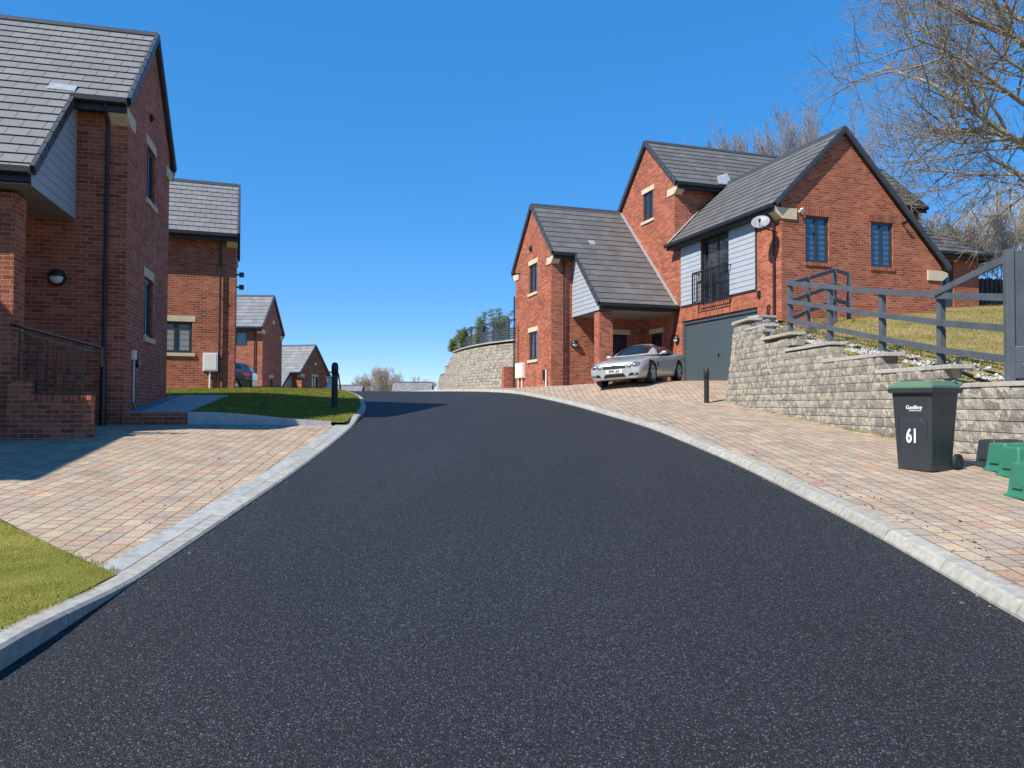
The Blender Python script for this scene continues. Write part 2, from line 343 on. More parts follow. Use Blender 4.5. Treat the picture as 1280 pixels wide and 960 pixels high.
def thing(name, label, cat, loc, group=None):
    o = bpy.data.objects.new(name, None); S.collection.objects.link(o); o.location = loc; o.empty_display_size = .2
    return tag(o, label, cat, group)
def tag(o, label, cat, group=None):
    o['label'] = label; o['category'] = cat
    if group: o['group'] = group
    return o
def text_mesh(name, txt, m, parent, origin, X, Z, size, depth=.002, bold=0, cx=1.0):
    cu = bpy.data.curves.new('t', 'FONT'); cu.body = txt; cu.size = size; cu.extrude = depth; cu.align_x = 'CENTER'; cu.align_y = 'CENTER'; cu.offset = bold
    t = bpy.data.objects.new('t', cu); S.collection.objects.link(t); dg = bpy.context.evaluated_depsgraph_get()
    me = bpy.data.meshes.new_from_object(t.evaluated_get(dg)); S.collection.objects.unlink(t); bpy.data.objects.remove(t)
    X, Z, origin = Vector(X).normalized(), Vector(Z).normalized(), Vector(origin); Y = X.cross(Z)   # into the page
    mb = MB(); mb.v = [origin+X*v.co.x*cx+Z*v.co.y-Y*v.co.z for v in me.vertices]; mb.f = [tuple(p.vertices) for p in me.polygons]
    return mb.build(name, m, parent)
# ------------------------------------------------------------------ ground shape
def zr(y):
    if y < 25: return .0755*y
    if y < 36.8: return 1.8875+.0755*(y-25)-.5*.01317*(y-25)**2
    z = 1.8875+.0755*11.8-.5*.01317*11.8**2
    if y < 70: return z-.08*(y-36.8)
    return z-.08*33.2-.03*(y-70)
def sm(x): x = max(0, min(1, x)); return x*x*(3-2*x)
_ky = np.arange(-12, 60, .25)
def smoothcurve(ys, xs):
    v = np.interp(_ky, ys, xs); k = np.ones(9)/9
    vp = np.concatenate([np.full(4, v[0]), v, np.full(4, v[-1])]); return np.convolve(vp, k, 'valid')
_L = smoothcurve([-12, 3.7, 5.3, 8, 10.6, 14.4, 18.8, 23, 25.6, 28, 31.5, 36, 41, 60], [-2.5, -2.5, -2.55, -2.66, -2.78, -3.07, -3.56, -4.45, -5.35, -6.5, -8.8, -12.8, -18, -40])
_R = smoothcurve([-12, 4.37, 6.54, 10.6, 15.1, 20.5, 23, 26.5, 28.5, 32, 36, 41, 60], [2.9, 2.98, 3.12, 3.08, 2.75, 1.76, 1.15, .05, -1.2, -3.5, -6.9, -11.5, -32])
def kL(y): return float(np.interp(y, _ky, _L))
def kR(y): return float(np.interp(y, _ky, _R))
def hL(y):   # left kerb upstand
    return .125-.095*sm((y-3.8)/1.55)+.05*sm((y-15.6)/1.0)
def paveR(x, y):
    d = x-kR(y); z = zr(y)+.095+.02*sm(d/2)
    z2 = z+.40*sm((y-20.0)/3.6)*sm((d-.6)/2.6)
    cap = 2.41-.03*max(0, 6.3-x)
    if y > 25: z2 = min(z2, max(cap, zr(y)+.08)) if d > .5 else z2
    return min(z2, cap) if y > 20 and z2 > cap and d > .8 else z2
def driveL(x, y):
    d = kL(y)-x; return zr(y)+.03+.10*sm(d/4)
def lawn2(x, y):
    d = kL(y)-x; rise = np.interp(y, [14.5, 18, 25, 30], [.26, .27, .10, .04])
    return zr(y)+.085+rise*sm(d/3.2)
def lawnR(x, y):
    if y > 22: z = 2.3+.175*9.5+.12*(y-22)
    elif y > 11: z = 2.3+.175*(y-12.5)
    else: z = 2.3-.2625-.0755*(11-y)
    return z+.05*(min(x, 30)-6.9)
def sheet(name, rows, m, kind='structure', uvrot=0):   # rows: list of equal-length point lists
    mb = MB(); n = len(rows[0]); mb.v = [Vector(p) for r in rows for p in r]
    mb.f = [(i*n+j, i*n+j+1, (i+1)*n+j+1, (i+1)*n+j) for i in range(len(rows)-1) for j in range(n-1)]
    o = mb.build(name, m, None, kind=kind, uvrot=uvrot, fixn=False, smooth=True)
    if o.data.polygons[0].normal.z < 0: o.data.flip_normals()
    return o
# big terrain, under everything
rows = []
for y in [-300, -100, -40, -12]+list(np.arange(-8, 60, 2.))+[60, 70, 90, 120, 180, 300, 600, 1500]:
    rows.append([(x, y, zr(max(y, -60))-.35-(.25 if x > 0 else 0)-(max(0, -x-20)*.03 if x > -200 else 5.4)) for x in (-1500, -600, -200, -80, -40, -20, -14, -10, -7, -4, 0, 4, 8, 20, 60, 200, 600, 1500)])
sheet('ground', rows, M['turf'])
ys = [y for y in np.arange(-10, 50, .5)]
sheet('road', [[(kL(y)+(kR(y)-kL(y))*j/6, y, zr(y)) for j in range(7)] for y in ys], M['asphalt'])
# kerbs, stone by stone
def kerb(f, side, prof, name, y0, y1, hf, m=None, off=0):
    mb = MB(); pts = []; y = y0
    while y < y1: pts.append(Vector((f(y), y, 0))); y += .1
    acc = 0; cur = [pts[0]]; stones = []
    for a, b in zip(pts, pts[1:]):
        acc += (b-a).length; cur.append(b)
        if acc > .9: stones.append(cur); cur = [b]; acc = 0
    for st in stones:
        st = [st[0], st[len(st)//2], st[-1]] if len(st) > 2 else st
        d = (st[-1]-st[0]).normalized(); a0 = st[0]+d*.005; a1 = st[-1]-d*.005; st = [a0]+st[1:-1]+[a1]
        nrm = Vector((d.y, -d.x, 0))*side; jz = random.uniform(-.002, .003); o = len(mb.v); k = len(prof)
        for p in st:
            h = hf(p.y)
            for (dd, hh) in prof: mb.v.append(Vector((p.x, p.y, zr(p.y)+jz))+nrm*(dd+off)+Vector((0, 0, hh(h))))
        for i in range(len(st)-1):
            for j in range(k-1): mb.f.append((o+i*k+j, o+i*k+j+1, o+(i+1)*k+j+1, o+(i+1)*k+j))
        mb.f.append(tuple(range(o, o+k))); mb.f.append(tuple(range(o+(len(st)-1)*k, o+len(st)*k)))
    return mb.build(name, m or M['kerb'], None, kind='structure')
C_ = lambda v: (lambda h: v)
kerb(kR, 1, [(-.01, C_(-.15)), (-.01, C_(.02)), (.028, lambda h: h-.018), (.045, lambda h: h-.004), (.155, lambda h: h), (.155, C_(-.15))], 'kerb', -8, 48, lambda y: .10)
kerb(kL, -1, [(-.01, C_(-.15)), (-.01, lambda h: max(.004, h-.02)), (.012, lambda h: h-.003), (.14, lambda h: h+.002), (.14, C_(-.15))], 'kerb', -8, 48, hL)
kerb(kL, -1, [(.146, C_(-.15)), (.146, lambda h: h+.001), (.32, lambda h: h+.006), (.32, C_(-.15))], 'channel_strip', 5.4, 15.6, hL, M['chan'])
# right pavement and driveway
thR, thL = R(17.85), R(14.46)
OR_ = Vector((7.8775, 22.4, 0)); uR = Vector((-math.sin(thR), math.cos(thR), 0)); vR = Vector((math.cos(thR), math.sin(thR), 0))
OL_ = Vector((-7.17, 14.2, 0)); uL = Vector((-math.sin(thL), math.cos(thL), 0)); vL = Vector((math.cos(thL), math.sin(thL), 0))
Z = Vector((0, 0, 1))
def WR(s, t, z=0): return OR_+uR*s+vR*t+Z*z
def WL(a, b, z=0): return OL_+uL*a-vL*b+Z*z
def wallX(y): return float(np.interp(y, [-10, 6, 9, 12.5, 16.7, 20.6], [6.9, 6.7, 6.5, 6.25, 5.98, 5.72]))
def paveEdge(y):
    if y < 20.4: return wallX(y)+.25
    if y < 34: return 8.4
    return float(np.interp(y, [34, 36, 41, 47, 55], [3., .3, -2.3, -4.0, -6]))
sheet('pavement', [[(kR(y)+.15+(paveEdge(y)-kR(y)-.15)*j/12, y, paveR(kR(y)+.15+(paveEdge(y)-kR(y)-.15)*j/12, y)) for j in range(13)] for y in np.arange(-8, 50, .5)], M['pave'], uvrot=math.pi/2-.02)
# left drive: between near lawn edge line and lawn 2
def nearEdge(x): return 5.15+(x+2.55)*(6.8-5.15)/(-4.53+2.55)      # y of the lawn edge at x
def lawnFront(x): return 14.50+(x+6.15)*.258
rows = []
for i in range(29):
    f = i/28
    row = []
    for j in range(15):
        g = (j/14)**1.3
        x1 = -2.87-.32*0; y0 = nearEdge(-2.75); y1 = lawnFront(-3.5)
        y = y0+(y1-y0)*f; xr = kL(y)-.318; x = xr-g*12
        # skew rows to follow both edges
        ya = nearEdge(x); yb = 14.35+min(0, 0) if x < -6.2 else lawnFront(x)+.02
        if x < -6.2: yb = 17
        yy = ya+(yb-ya)*f
        if x > -2.9 or True: xx = min(x, kL(yy)-.318) if j else kL(yy)-.318
        row.append((xx, yy, driveL(xx, yy)))
    rows.append(row)
sheet('driveway', rows, M['pave'], uvrot=math.pi/2+.11)
# near lawn
rows = [[(kL(y)-.14-g*14, y, zr(y)+hL(y)-.012+.1*sm(g*3)) for g in (0, .02, .05, .1, .2, .35, .6, 1)] for y in np.arange(-8, 4.6, .4)]
mb = MB()
poly = []
def nearLawnZ(x, y): return zr(y)+np.interp(y, [4.0, 5.2], [.115, .035])+.06*sm((kL(y)-x)/4)+.004
N1 = 26; rows = []
for i in range(N1+1):
    row = []
    for j in range(13):
        g = (j/12)**1.5; x = -2.68-g*12; yt = nearEdge(min(x, -2.69)); y = -6+(yt+6)*i/N1; x = min(x, kL(y)-.135) if j else kL(y)-.135
        row.append((x, y, nearLawnZ(x, y)))
    rows.append(row)
sheet('lawn', rows, M['turf'])
# lawn 2 (left, beyond the drive) with the path notch
rows = []
for i in range(41):
    row = []
    for j in range(21):
        f = i/40; g = j/20
        y = 15.2+(31-15.2)*f; xr = kL(y)-.13
        xl = -16.0 if y > 18.2 else -6.05-.17*(y-14.5)
        if 18.2 >= y: xl = -6.05-.22*(y-14.5)
        x = xr+(xl-xr)*g
        yy = y if y > 18.2 else lawnFront(x)+(18.2-lawnFront(x))*((y-15.2)/3.0)
        if y <= 18.2: xr = kL(yy)-.13; xl = -6.05-.22*(yy-14.5); x = xr+(xl-xr)*g; yy = lawnFront(x)+(18.2-lawnFront(x))*((y-15.2)/3.0)
        row.append((x, yy, lawn2(x, yy)))
    rows.append(row)
sheet('lawn', rows, M['turf'])
# path slab beside the left gable, its brick riser and the lawn edging
def F1(t, s, z): return OL_+uL*s+vL*t+Z*z
mb = MB(); mb.prism([F1(.32, 0, 1.38), F1(1.08, 0, 1.38), F1(1.36, 4.5, 1.74), F1(.32, 4.5, 1.74)], (0, 0, .065)); mb.build('path', M['slab'], None, kind='structure', bevel=.004)
mb = MB(); mb.prism([F1(.0, .02, 1.32), F1(.32, .02, 1.32), F1(.32, 4.5, 1.68), F1(0, 4.5, 1.68)], (0, 0, .1)); mb.build('gravel_bed', M['chip'], None, kind='structure')
tag(MB().box(F1(0, 0, 0), vL, uL, Z, .004, 1.09, -.1, -.002, .9, 1.43).build('retaining_kerb', M['brick']), 'low red brick riser under the front edge of the grey path slab', 'brick edging')
mb = MB(); a = Vector((-6.10, 14.45, 0)); b = Vector((-3.55, 15.13, 0)); n = 6
for i in range(n):
    p, q = a.lerp(b, i/n), a.lerp(b, (i+1)/n); q = q-(q-p)*.008
    zt = lambda P: min(1.44, lawn2(P.x, P.y+.05)+.02)
    mb.add([p+Z*.9, q+Z*.9, q+Z*zt(q), p+Z*zt(p), p+Vector((-.015, .06, .9)), q+Vector((-.015, .06, .9)), q+Vector((-.015, .06, zt(q))), p+Vector((-.015, .06, zt(p)))],
           [(0, 1, 2, 3), (3, 2, 6, 7), (4, 7, 6, 5), (0, 3, 7, 4), (1, 5, 6, 2)])
tag(mb.build('lawn_edging', M['concrete'], None), 'pale concrete edging slab holding up the front of the dark shaded lawn', 'edging')
def stepTop(y):
    for y0, z in ((19.6, 3.85), (18.5, 3.58), (17.0, 3.24), (15.15, 2.87), (13.1, 2.52), (11.3, 2.22)):
        if y >= y0: return z
    return 1.93 if y > 3 else 1.6
# ------------------------------------------------------------------ right hillside lawn and gravel strip
rows = []
for y in np.arange(-8, 62, 1.0):
    y = float(y); xw = wallX(y)+.13*max(0, stepTop(y)-zr(y)-.1)+.10 if y < 20.6 else (8.0 if y < 36 else 4.0)
    row = []
    for g in (0, .012, .03, .06, .1, .16, .25, .4, .6, 1):
        x = xw+g*60; z = lawnR(x, y)
        if g < .012 and y < 20.6: z = min(z, stepTop(y)-.35)
        if g == .012: z = min(z-.05, z)
        if y > 20.6 and x < 9: z = min(z, 2.0) if y < 34 else z
        row.append((x, y, z))
    rows.append(row)
sheet('hillside', rows, M['turf_dry'])
def rocky(mb, O, X, Nn, w, h, depth, amp=.007, nx=5, nz=3):
    # block: rough front grid, plain sides; O = lower left front corner, X along, Nn outward
    o = len(mb.v); Z_ = Vector((0, 0, 1))
    for j in range(nz+1):
        for i in range(nx+1):
            e = 0 if (i in (0, nx) or j in (0, nz)) else amp*random.uniform(.4, 1.7)
            jx = 0 if i in (0, nx) else random.uniform(-.2, .2)/nx; jz = 0 if j in (0, nz) else random.uniform(-.2, .2)/nz
            mb.v.append(O+X*(w*(i/nx+jx))+Z_*(h*(j/nz+jz))+Nn*e)
    for j in range(nz):
        for i in range(nx):
            a = o+j*(nx+1)+i; mb.f.append((a, a+1, a+nx+2, a+nx+1))
    b = len(mb.v); c = [O, O+X*w, O+X*w+Z_*h, O+Z_*h]
    for p in c: mb.v.append(p-Nn*depth)
    f = [o, o+nx, o+(nz+1)*(nx+1)-1, o+nz*(nx+1)]
    def edge(idx, b0, b1): mb.f.append(tuple(idx)+(b1, b0))
    edge([o+i for i in range(nx+1)], b, b+1)
    edge([o+nx+j*(nx+1) for j in range(nz+1)], b+1, b+2)
    edge([o+nz*(nx+1)+i for i in range(nx, -1, -1)], b+2, b+3)
    edge([o+j*(nx+1) for j in range(nz, -1, -1)], b+3, b)
# main wall, runs along the drive from y=20.6 towards the camera
rw = thing('retaining_wall', 'stepped retaining wall of mottled grey split-face blocks behind the wheelie bin', 'retaining wall', (6.1, 12, 1.2))
CH = .152
mb = MB()
def wallrun(mb, path, ztop, zbase, batter, seed=0, wid=.42):
    # path: list of base points (2d); outward normal to the left of travel direction
    n = 0; acc = []
    L_ = [0]
    for a, b in zip(path, path[1:]): L_.append(L_[-1]+(b-a).length)
    def at(s):
        s = max(0, min(L_[-1], s))
        for i in range(len(path)-1):
            if s <= L_[i+1]+1e-9: return path[i].lerp(path[i+1], (s-L_[i])/(L_[i+1]-L_[i]))
    zmin = min(zbase(p) for p in path)-.1
    zmax = max(ztop(at(s)) for s in np.linspace(0, L_[-1], 80))
    k = 0; z = zmin
    while z < zmax+.01:
        s = -wid*(.5 if k % 2 else 0)-random.uniform(0, .1)
        while s < L_[-1]:
            w = wid*random.choice((1, 1, .66, 1)); s0, s1 = max(0, s), min(L_[-1], s+w)
            if s1-s0 > .05:
                a, b = at(s0+.006), at(s1-.006); mid = (a+b)/2; X = (b-a).normalized(); Nn = Vector((-X.y, X.x, 0))
                zb, zt = zbase(mid), ztop(mid)
                if z+CH > zb and z+CH <= zt+.04:
                    off = -Nn*batter*max(0, (z-zb))
                    rocky(mb, Vector((a.x, a.y, z))+off+Nn*random.uniform(-.012, .012), X, Nn, (b-a).length, CH-.010, .28)
            s += w
        z += CH; k += 1
mainpath = [Vector((wallX(y), y, 0)) for y in np.arange(1.0, 20.61, .7)]
mainpath = [Vector((wallX(1), 1, 0))]+mainpath[1:]+[Vector((wallX(20.6), 20.6, 0))]
wallrun(mb, mainpath, lambda p: stepTop(p.y)-.065, lambda p: paveR(p.x, p.y)-.05, .125)
# return towards the garage (faces up the drive)
ret = [Vector((wallX(20.6)+.02, 20.62, 0)), Vector((6.6, 21.35, 0)), Vector((7.5, 22.1, 0))]
wallrun(mb, ret, lambda p: 3.85-.065 if p.x < 6.9 else 4.0, lambda p: paveR(p.x, p.y)-.05, .125)
mb.build('blockwork', M['block'], rw, fixn=True)
def core(path, ztop, zbase, batter, parent):
    mb = MB()
    for a, b in zip(path, path[1:]):
        X = (b-a).normalized(); Nn = Vector((-X.y, X.x, 0)); mid = (a+b)/2; zb = zbase(mid)-.1; zt = min(ztop(a), ztop(b), ztop(mid))-.12
        f = lambda p, z: Vector((p.x, p.y, z))-Nn*(batter*max(0, z-zb-.1)+.16)
        mb.add([f(a, zb), f(b, zb), f(b, zt), f(a, zt), f(a, zb)-Nn*.06, f(b, zb)-Nn*.06, f(b, zt)-Nn*.06, f(a, zt)-Nn*.06], [(0, 1, 2, 3), (7, 6, 5, 4), (3, 2, 6, 7), (0, 3, 7, 4), (1, 5, 6, 2)])
    return mb.build('wall_core', M['chip'], parent)
core(mainpath, lambda p: stepTop(p.y)-.065, lambda p: paveR(p.x, p.y)-.05, .125, rw)
# copings
segs = [(19.6, 20.75, 3.85), (18.5, 19.75, 3.58), (17.0, 18.7, 3.24), (15.15, 17.2, 2.87), (13.1, 15.4, 2.52), (11.3, 13.35, 2.22), (2.0, 11.55, 1.93)]
for y0, y1, zt in segs:
    n = max(1, round((y1-y0)/.62)); mb = MB()
    for i in range(n):
        a, b = y0+(y1-y0)*i/n, y0+(y1-y0)*(i+1)/n-.004
        xa = wallX(a)+.125*(zt-paveR(wallX(a), a))-.035; xb = wallX(b)+.125*(zt-paveR(wallX(b), b))-.035
        mb.add([(xa, a, zt-.065), (xa+.36, a, zt-.065), (xb+.36, b, zt-.065), (xb, b, zt-.065), (xa, a, zt), (xa+.36, a, zt), (xb+.36, b, zt), (xb, b, zt)],
               [(3, 2, 1, 0), (4, 5, 6, 7), (0, 1, 5, 4), (1, 2, 6, 5), (2, 3, 7, 6), (3, 0, 4, 7)])
    mb.build('coping', M['cap'], rw, bevel=.006)
mb = MB(); 
mb.beam((6.1, 20.85, 3.82), (6.85, 21.35, 3.82), .36, .065); mb.build('coping', M['cap'], rw, bevel=.006)
mb = MB(); mb.box(Vector((6.75, 21.0, 3.75)), vR, uR, Z, 0, .55, 0, .45, 0, .26); mb.box(Vector((6.73, 20.97, 3.75)), vR, uR, Z, 0, .6, -.02, .5, .262, .33)
mb.build('coping', M['cap'], rw, bevel=.01)
# gravel behind the steps
mb = MB()
for i in range(3600):
    y = random.uniform(10.6, 21.2); st = random.random()
    x = wallX(y)+.125*(stepTop(y)-paveR(wallX(y), y))+.30+random.random()**1.5*.75
    tops = [t for t in (11.3, 13.1, 15.15, 17.0, 18.5, 19.6)]; nearest = min(((t-y) if t > y else 9) for t in tops)
    if nearest > 1.1 and x > wallX(y)+.85: continue
    z = max(lawnR(x, y)-.05, stepTop(y)-.09)+random.uniform(0, .03); r = random.uniform(.012, .03)
    c = Vector((x, y, z)); d = [Vector((random.uniform(-1, 1), random.uniform(-1, 1), random.uniform(-.6, .8))).normalized()*r for _ in range(4)]
    mb.add([c+d[0]+Z*r*.6, c+Vector((r, 0, 0)), c+Vector((-r*.6, r*.8, 0)), c+Vector((-r*.5, -r*.8, 0)), c-Z*r*.4], [(0, 1, 2), (0, 2, 3), (0, 3, 1), (4, 2, 1), (4, 3, 2), (4, 1, 3)])
o = mb.build('gravel', M['gravel'], None, kind='stuff', fixn=False); o['label'] = 'white gravel strip behind the stepped coping stones'; o['category'] = 'gravel'
# curved wall behind the right house
rc = thing('retaining_wall', 'tall curved retaining wall of pale blocks at the crest, left of the far house, fence on top', 'retaining wall', (-2.5, 40, 2))
arcp = [(4.0, 34.4), (1.9, 34.9), (.25, 35.9), (-1.15, 37.6), (-2.25, 39.6), (-3.2, 42), (-4.0, 45), (-4.6, 48), (-5.4, 52)]
arc = []
for i in range(len(arcp)-1):
    p0 = Vector((*arcp[max(i-1, 0)], 0)); p1 = Vector((*arcp[i], 0)); p2 = Vector((*arcp[i+1], 0)); p3 = Vector((*arcp[min(i+2, len(arcp)-1)], 0))
    for k in range(3):
        t = k/3; arc.append(.5*((2*p1)+(p2-p0)*t+(2*p0-5*p1+4*p2-p3)*t*t+(3*p1-p0-3*p2+p3)*t**3))
arc.append(Vector((*arcp[-1], 0)))
arc_b = arc
def arcTop(p): return 4.72 if p.y < 45.6 else (4.40 if p.y < 47.2 else (4.05 if p.y < 48.8 else 3.6))
mb = MB(); wallrun(mb, arc_b, lambda p: arcTop(p)-.06, lambda p: zr(p.y)-.1, .17, wid=.45)
mb.build('blockwork', M['block'], rc); core(arc_b, lambda p: arcTop(p)-.06, lambda p: zr(p.y)-.1, .17, rc)
def arcNorm(i, pts):
    a, b = pts[max(i-1, 0)], pts[min(i+1, len(pts)-1)]; d = (b-a).normalized(); return Vector((-d.y, d.x, 0))
mb = MB()
for i in range(len(arc_b)-1):
    na, nb = arcNorm(i, arc_b), arcNorm(i+1, arc_b); a, b = arc_b[i], arc_b[i+1]; t = arcTop((a+b)/2)
    A = a-na*.17*(t-zr(a.y)); B = b-nb*.17*(t-zr(b.y))
    mb.add([A+na*.04+Z*(t-.06), B+nb*.04+Z*(t-.06), B-nb*.3+Z*(t-.06), A-na*.3+Z*(t-.06), A+na*.04+Z*t, B+nb*.04+Z*t, B-nb*.3+Z*t, A-na*.3+Z*t],
           [(0, 1, 2, 3), (4, 5, 6, 7), (0, 1, 5, 4), (2, 3, 7, 6), (0, 3, 7, 4), (1, 2, 6, 5)])
mb.build('coping', M['cap'], rc)
rows = []
for i, p in enumerate(arc_b):
    n_ = arcNorm(i, arc_b); t = arcTop(p); A = p-n_*(.17*(t-zr(p.y))+.2)
    rows.append([(A.x-n_.x*g+g*.3, A.y-n_.y*g, t-.03+min(g, 6)*.03) for g in (0, 1.5, 3, 4)])
sheet('bank', rows, M['turf'])
# fence along the top of it
fa = thing('slat_fence', 'dark slatted fence with square posts along the top of the curved wall', 'fence', (-2, 38, 4.7))
fpts = []
for i, p in enumerate(arc_b):
    if p.y > 44.9 or p.x > 3: continue
    n_ = arcNorm(i, arc_b); fpts.append(p-n_*(.17*(arcTop(p)-zr(p.y))+.2))
keep = fpts[::2]
for q in keep[:-1]+[keep[-1]]:
    MB().abox(q.x-.06, q.x+.06, q.y-.06, q.y+.06, 4.66, 5.80).build('post', M['timberd'], fa)
for a, b in zip(keep, keep[1:]):
    mb = MB(); mb.beam(a+Z*5.70, b+Z*5.70, .05, .09)
    for k in range(5): mb.beam(a+Z*(4.83+k*.115), b+Z*(4.83+k*.115), .03, .085)
    mb.build('slat_panel', M['timberd'], fa)
# ------------------------------------------------------------------ house helpers
def window(root, P, X, N, x0, x1, z0, z1, lights=2, pane='pane', lintel='stone', sill='stone', rev=.10, lw=.10):
    """opening at P+X*x, height z; N outward"""
    fr = MB(); O = P-N*rev; f = .062
    def bx(mb, a, b, c, d, n0, n1): mb.box(O, X, N, Z, a, b, n0, n1, c, d)
    bx(fr, x0, x0+f, z0, z1, -.02, .05); bx(fr, x1-f, x1, z0, z1, -.02, .05); bx(fr, x0+f, x1-f, z0, z0+f, -.02, .048); bx(fr, x0+f, x1-f, z1-f, z1, -.02, .048)
    for i in range(1, lights):
        c = x0+(x1-x0)*i/lights; bx(fr, c-.035, c+.035, z0+f, z1-f, -.02, .046)
    w = fr.build('window', M['frame'], root)
    g = MB(); g.add([O+X*(x0+.02)+Z*(z0+.02)+N*.012, O+X*(x1-.02)+Z*(z0+.02)+N*.012, O+X*(x1-.02)+Z*(z1-.02)+N*.012, O+X*(x0+.02)+Z*(z1-.02)+N*.012], [(0, 1, 2, 3)])
    g.box(O, X, N, Z, x0+.02, x1-.02, -.03, .0, z0+.02, z1-.02)
    g.build('pane', M[pane], w, fixn=False)
    s = MB()
    for i in range(lights):
        a = x0+f+(x1-x0-2*f)*i/lights+(.03 if i else 0); b = x0+f+(x1-x0-2*f)*(i+1)/lights-(.03 if i < lights-1 else 0)
        for (p, q, c, d) in ((a, a+.03, z0+f, z1-f), (b-.03, b, z0+f, z1-f), (a+.03, b-.03, z0+f, z0+f+.03), (a+.03, b-.03, z1-f-.03, z1-f)): s.box(O, X, N, Z, p, q, .012, .032, c, d)
    s.build('sash', M['frame'], w)
    if lintel == 'stone': MB().box(P, X, N, Z, x0-lw, x1+lw, -.06, .012, z1+.002, z1+.19).build('lintel', M['stone'], w, bevel=.004)
    elif lintel == 'soldier': MB().box(P, X, N, Z, x0-.09, x1+.09, -.06, .006, z1+.002, z1+.215).build('lintel', M['soldier'], w)
    if sill == 'stone': MB().box(P, X, N, Z, x0-lw, x1+lw, -.08, .05, z0-.11, z0-.002).build('sill', M['stone'], w, bevel=.004)
    elif sill == 'brick': MB().box(P, X, N, Z, x0-.05, x1+.05, -.08, .03, z0-.11, z0-.002).build('sill', M['soldier'], w)
    return w
def pipe(root, pts, r=.034, m='dark'):
    mb = MB(); mb.tube(pts, r, 10)
    for i in range(len(pts)-1):
        a, b = Vector(pts[i]), Vector(pts[i+1]); l = (b-a).length
        if l > 1.2:
            for k in range(1, int(l/1.6)+1): c = a.lerp(b, k*1.6/l); d = (b-a).normalized(); mb.tube([c-d*.03, c+d*.03], r*1.35, 10)
    return mb.build('downpipe', M[m], root, smooth=False)
def gutter(root, a, b, out, m='dark', drop=.0, fh=.22):
    a, b, out = Vector(a), Vector(b), Vector(out); d = (b-a).normalized(); l = (b-a).length
    g = MB(); prof = [(.02, .0), (.02, -.09), (.06, -.12), (.10, -.12), (.14, -.09), (.14, 0), (.125, 0), (.125, -.08), (.095, -.1), (.065, -.1), (.035, -.08), (.035, 0)]
    g.add([a+out*x+Z*(z-.015) for x, z in prof]+[b+out*x+Z*(z-.015) for x, z in prof], [(i, (i+1) % 12, 12+(i+1) % 12, 12+i) for i in range(12)]+[(0, 1, 2, 9, 10, 11), (2, 3, 8, 9), (3, 4, 5, 6, 7, 8), (12, 23, 22, 21, 14, 13), (14, 21, 20, 15), (15, 20, 19, 18, 17, 16)])
    g.build('gutter', M[m], root)
    f = MB().box(a, d, out, Z, 0, l, -.03, .018, -fh-.03, -.01); f.build('fascia', M[m], root)
def lamp(root, c, N):
    c, N = Vector(c), Vector(N)
    b = MB().lathe(c, N, [(.001, 0), (.15, 0), (.15, .05), (.13, .08), (.115, .085)], 28).build('wall_lamp', M['black'], root, smooth=False)
    MB().lathe(c, N, [(.118, .07), (.112, .10), (.08, .135), (.04, .15), (.001, .155)], 24).build('lens', M['lampw'], b, smooth=True)
    # eyelid over the upper half
    mb = MB(); X = Z.cross(N).normalized(); n = 16; o = 0
    prof = [(.14, .075), (.132, .11), (.095, .15), (.05, .17), (.001, .175)]
    for r_, h in prof:
        for i in range(n+1):
            t = math.pi*i/n; mb.v.append(c+N*h+X*math.cos(t)*r_+Z*(math.sin(t)*r_+.012))
    for k in range(len(prof)-1):
        for i in range(n): mb.f.append((k*(n+1)+i, k*(n+1)+i+1, (k+1)*(n+1)+i+1, (k+1)*(n+1)+i))
    mb.build('hood', M['black'], b, smooth=True)
def roofpiece(root, P0, P1, Pu, poly, tile, gauge, step=.022, under=.09, name='roof', flash=None):
    P0, P1, Pu = Vector(P0), Vector(P1), Vector(Pu); poly = [Vector(p) for p in poly]
    U = (P1-P0).normalized(); V = Pu-P0; V = (V-U*V.dot(U)).normalized(); Nn = U.cross(V)
    if Nn.z < 0: Nn = -Nn
    r = MB().shingles(P0, P1, Pu, [poly], gauge, step).build(name, M[tile], root, fixn=False)
    for p in r.data.polygons: pass
    MB().prism([p-Nn*.002 for p in poly], -Nn*under).build('barge_board', M['verge'], r)
    return r
def ridge(root, a, b, r=.11, m='verge'):
    a, b = Vector(a), Vector(b); d = (b-a).normalized(); s = d.cross(Z).normalized(); mb = MB(); l = (b-a).length; n = max(1, round(l/.45))
    for i in range(n):
        p, q = a+d*(l*i/n), a+d*(l*(i+1)/n-.006)
        pr = [(-r*1.25, -r*.95), (-r*.5, .0), (0, .035), (r*.5, .0), (r*1.25, -r*.95), (r*1.1, -r*1.1), (0, -.01), (-r*1.1, -r*1.1)]
        mb.add([p+s*x+Z*z for x, z in pr]+[q+s*x+Z*z for x, z in pr], [(i_, (i_+1) % 8, 8+(i_+1) % 8, 8+i_) for i_ in range(8)]+[(0, 1, 6, 7), (1, 2, 3, 6), (3, 4, 5, 6), (8, 15, 14, 9), (9, 14, 11, 10), (11, 14, 13, 12)])
    mb.build('ridge_tiles', M[m], root)
def verge(root, a, b, N, m='verge', h=.12):
    a, b, N = Vector(a), Vector(b), Vector(N); d = (b-a).normalized(); z = d.cross(N); z = z if z.z > 0 else -z
    l = (b-a).length; mb = MB(); mb.box(a, d, N, z, 0, l, -.02, .035, -h, .03)
    n = int(l/.36)
    for i in range(n): mb.box(a+d*(l*i/n), d, N, z, 0, .35, -.025, .045, -.075, .04)
    mb.build('verge', M[m], root)
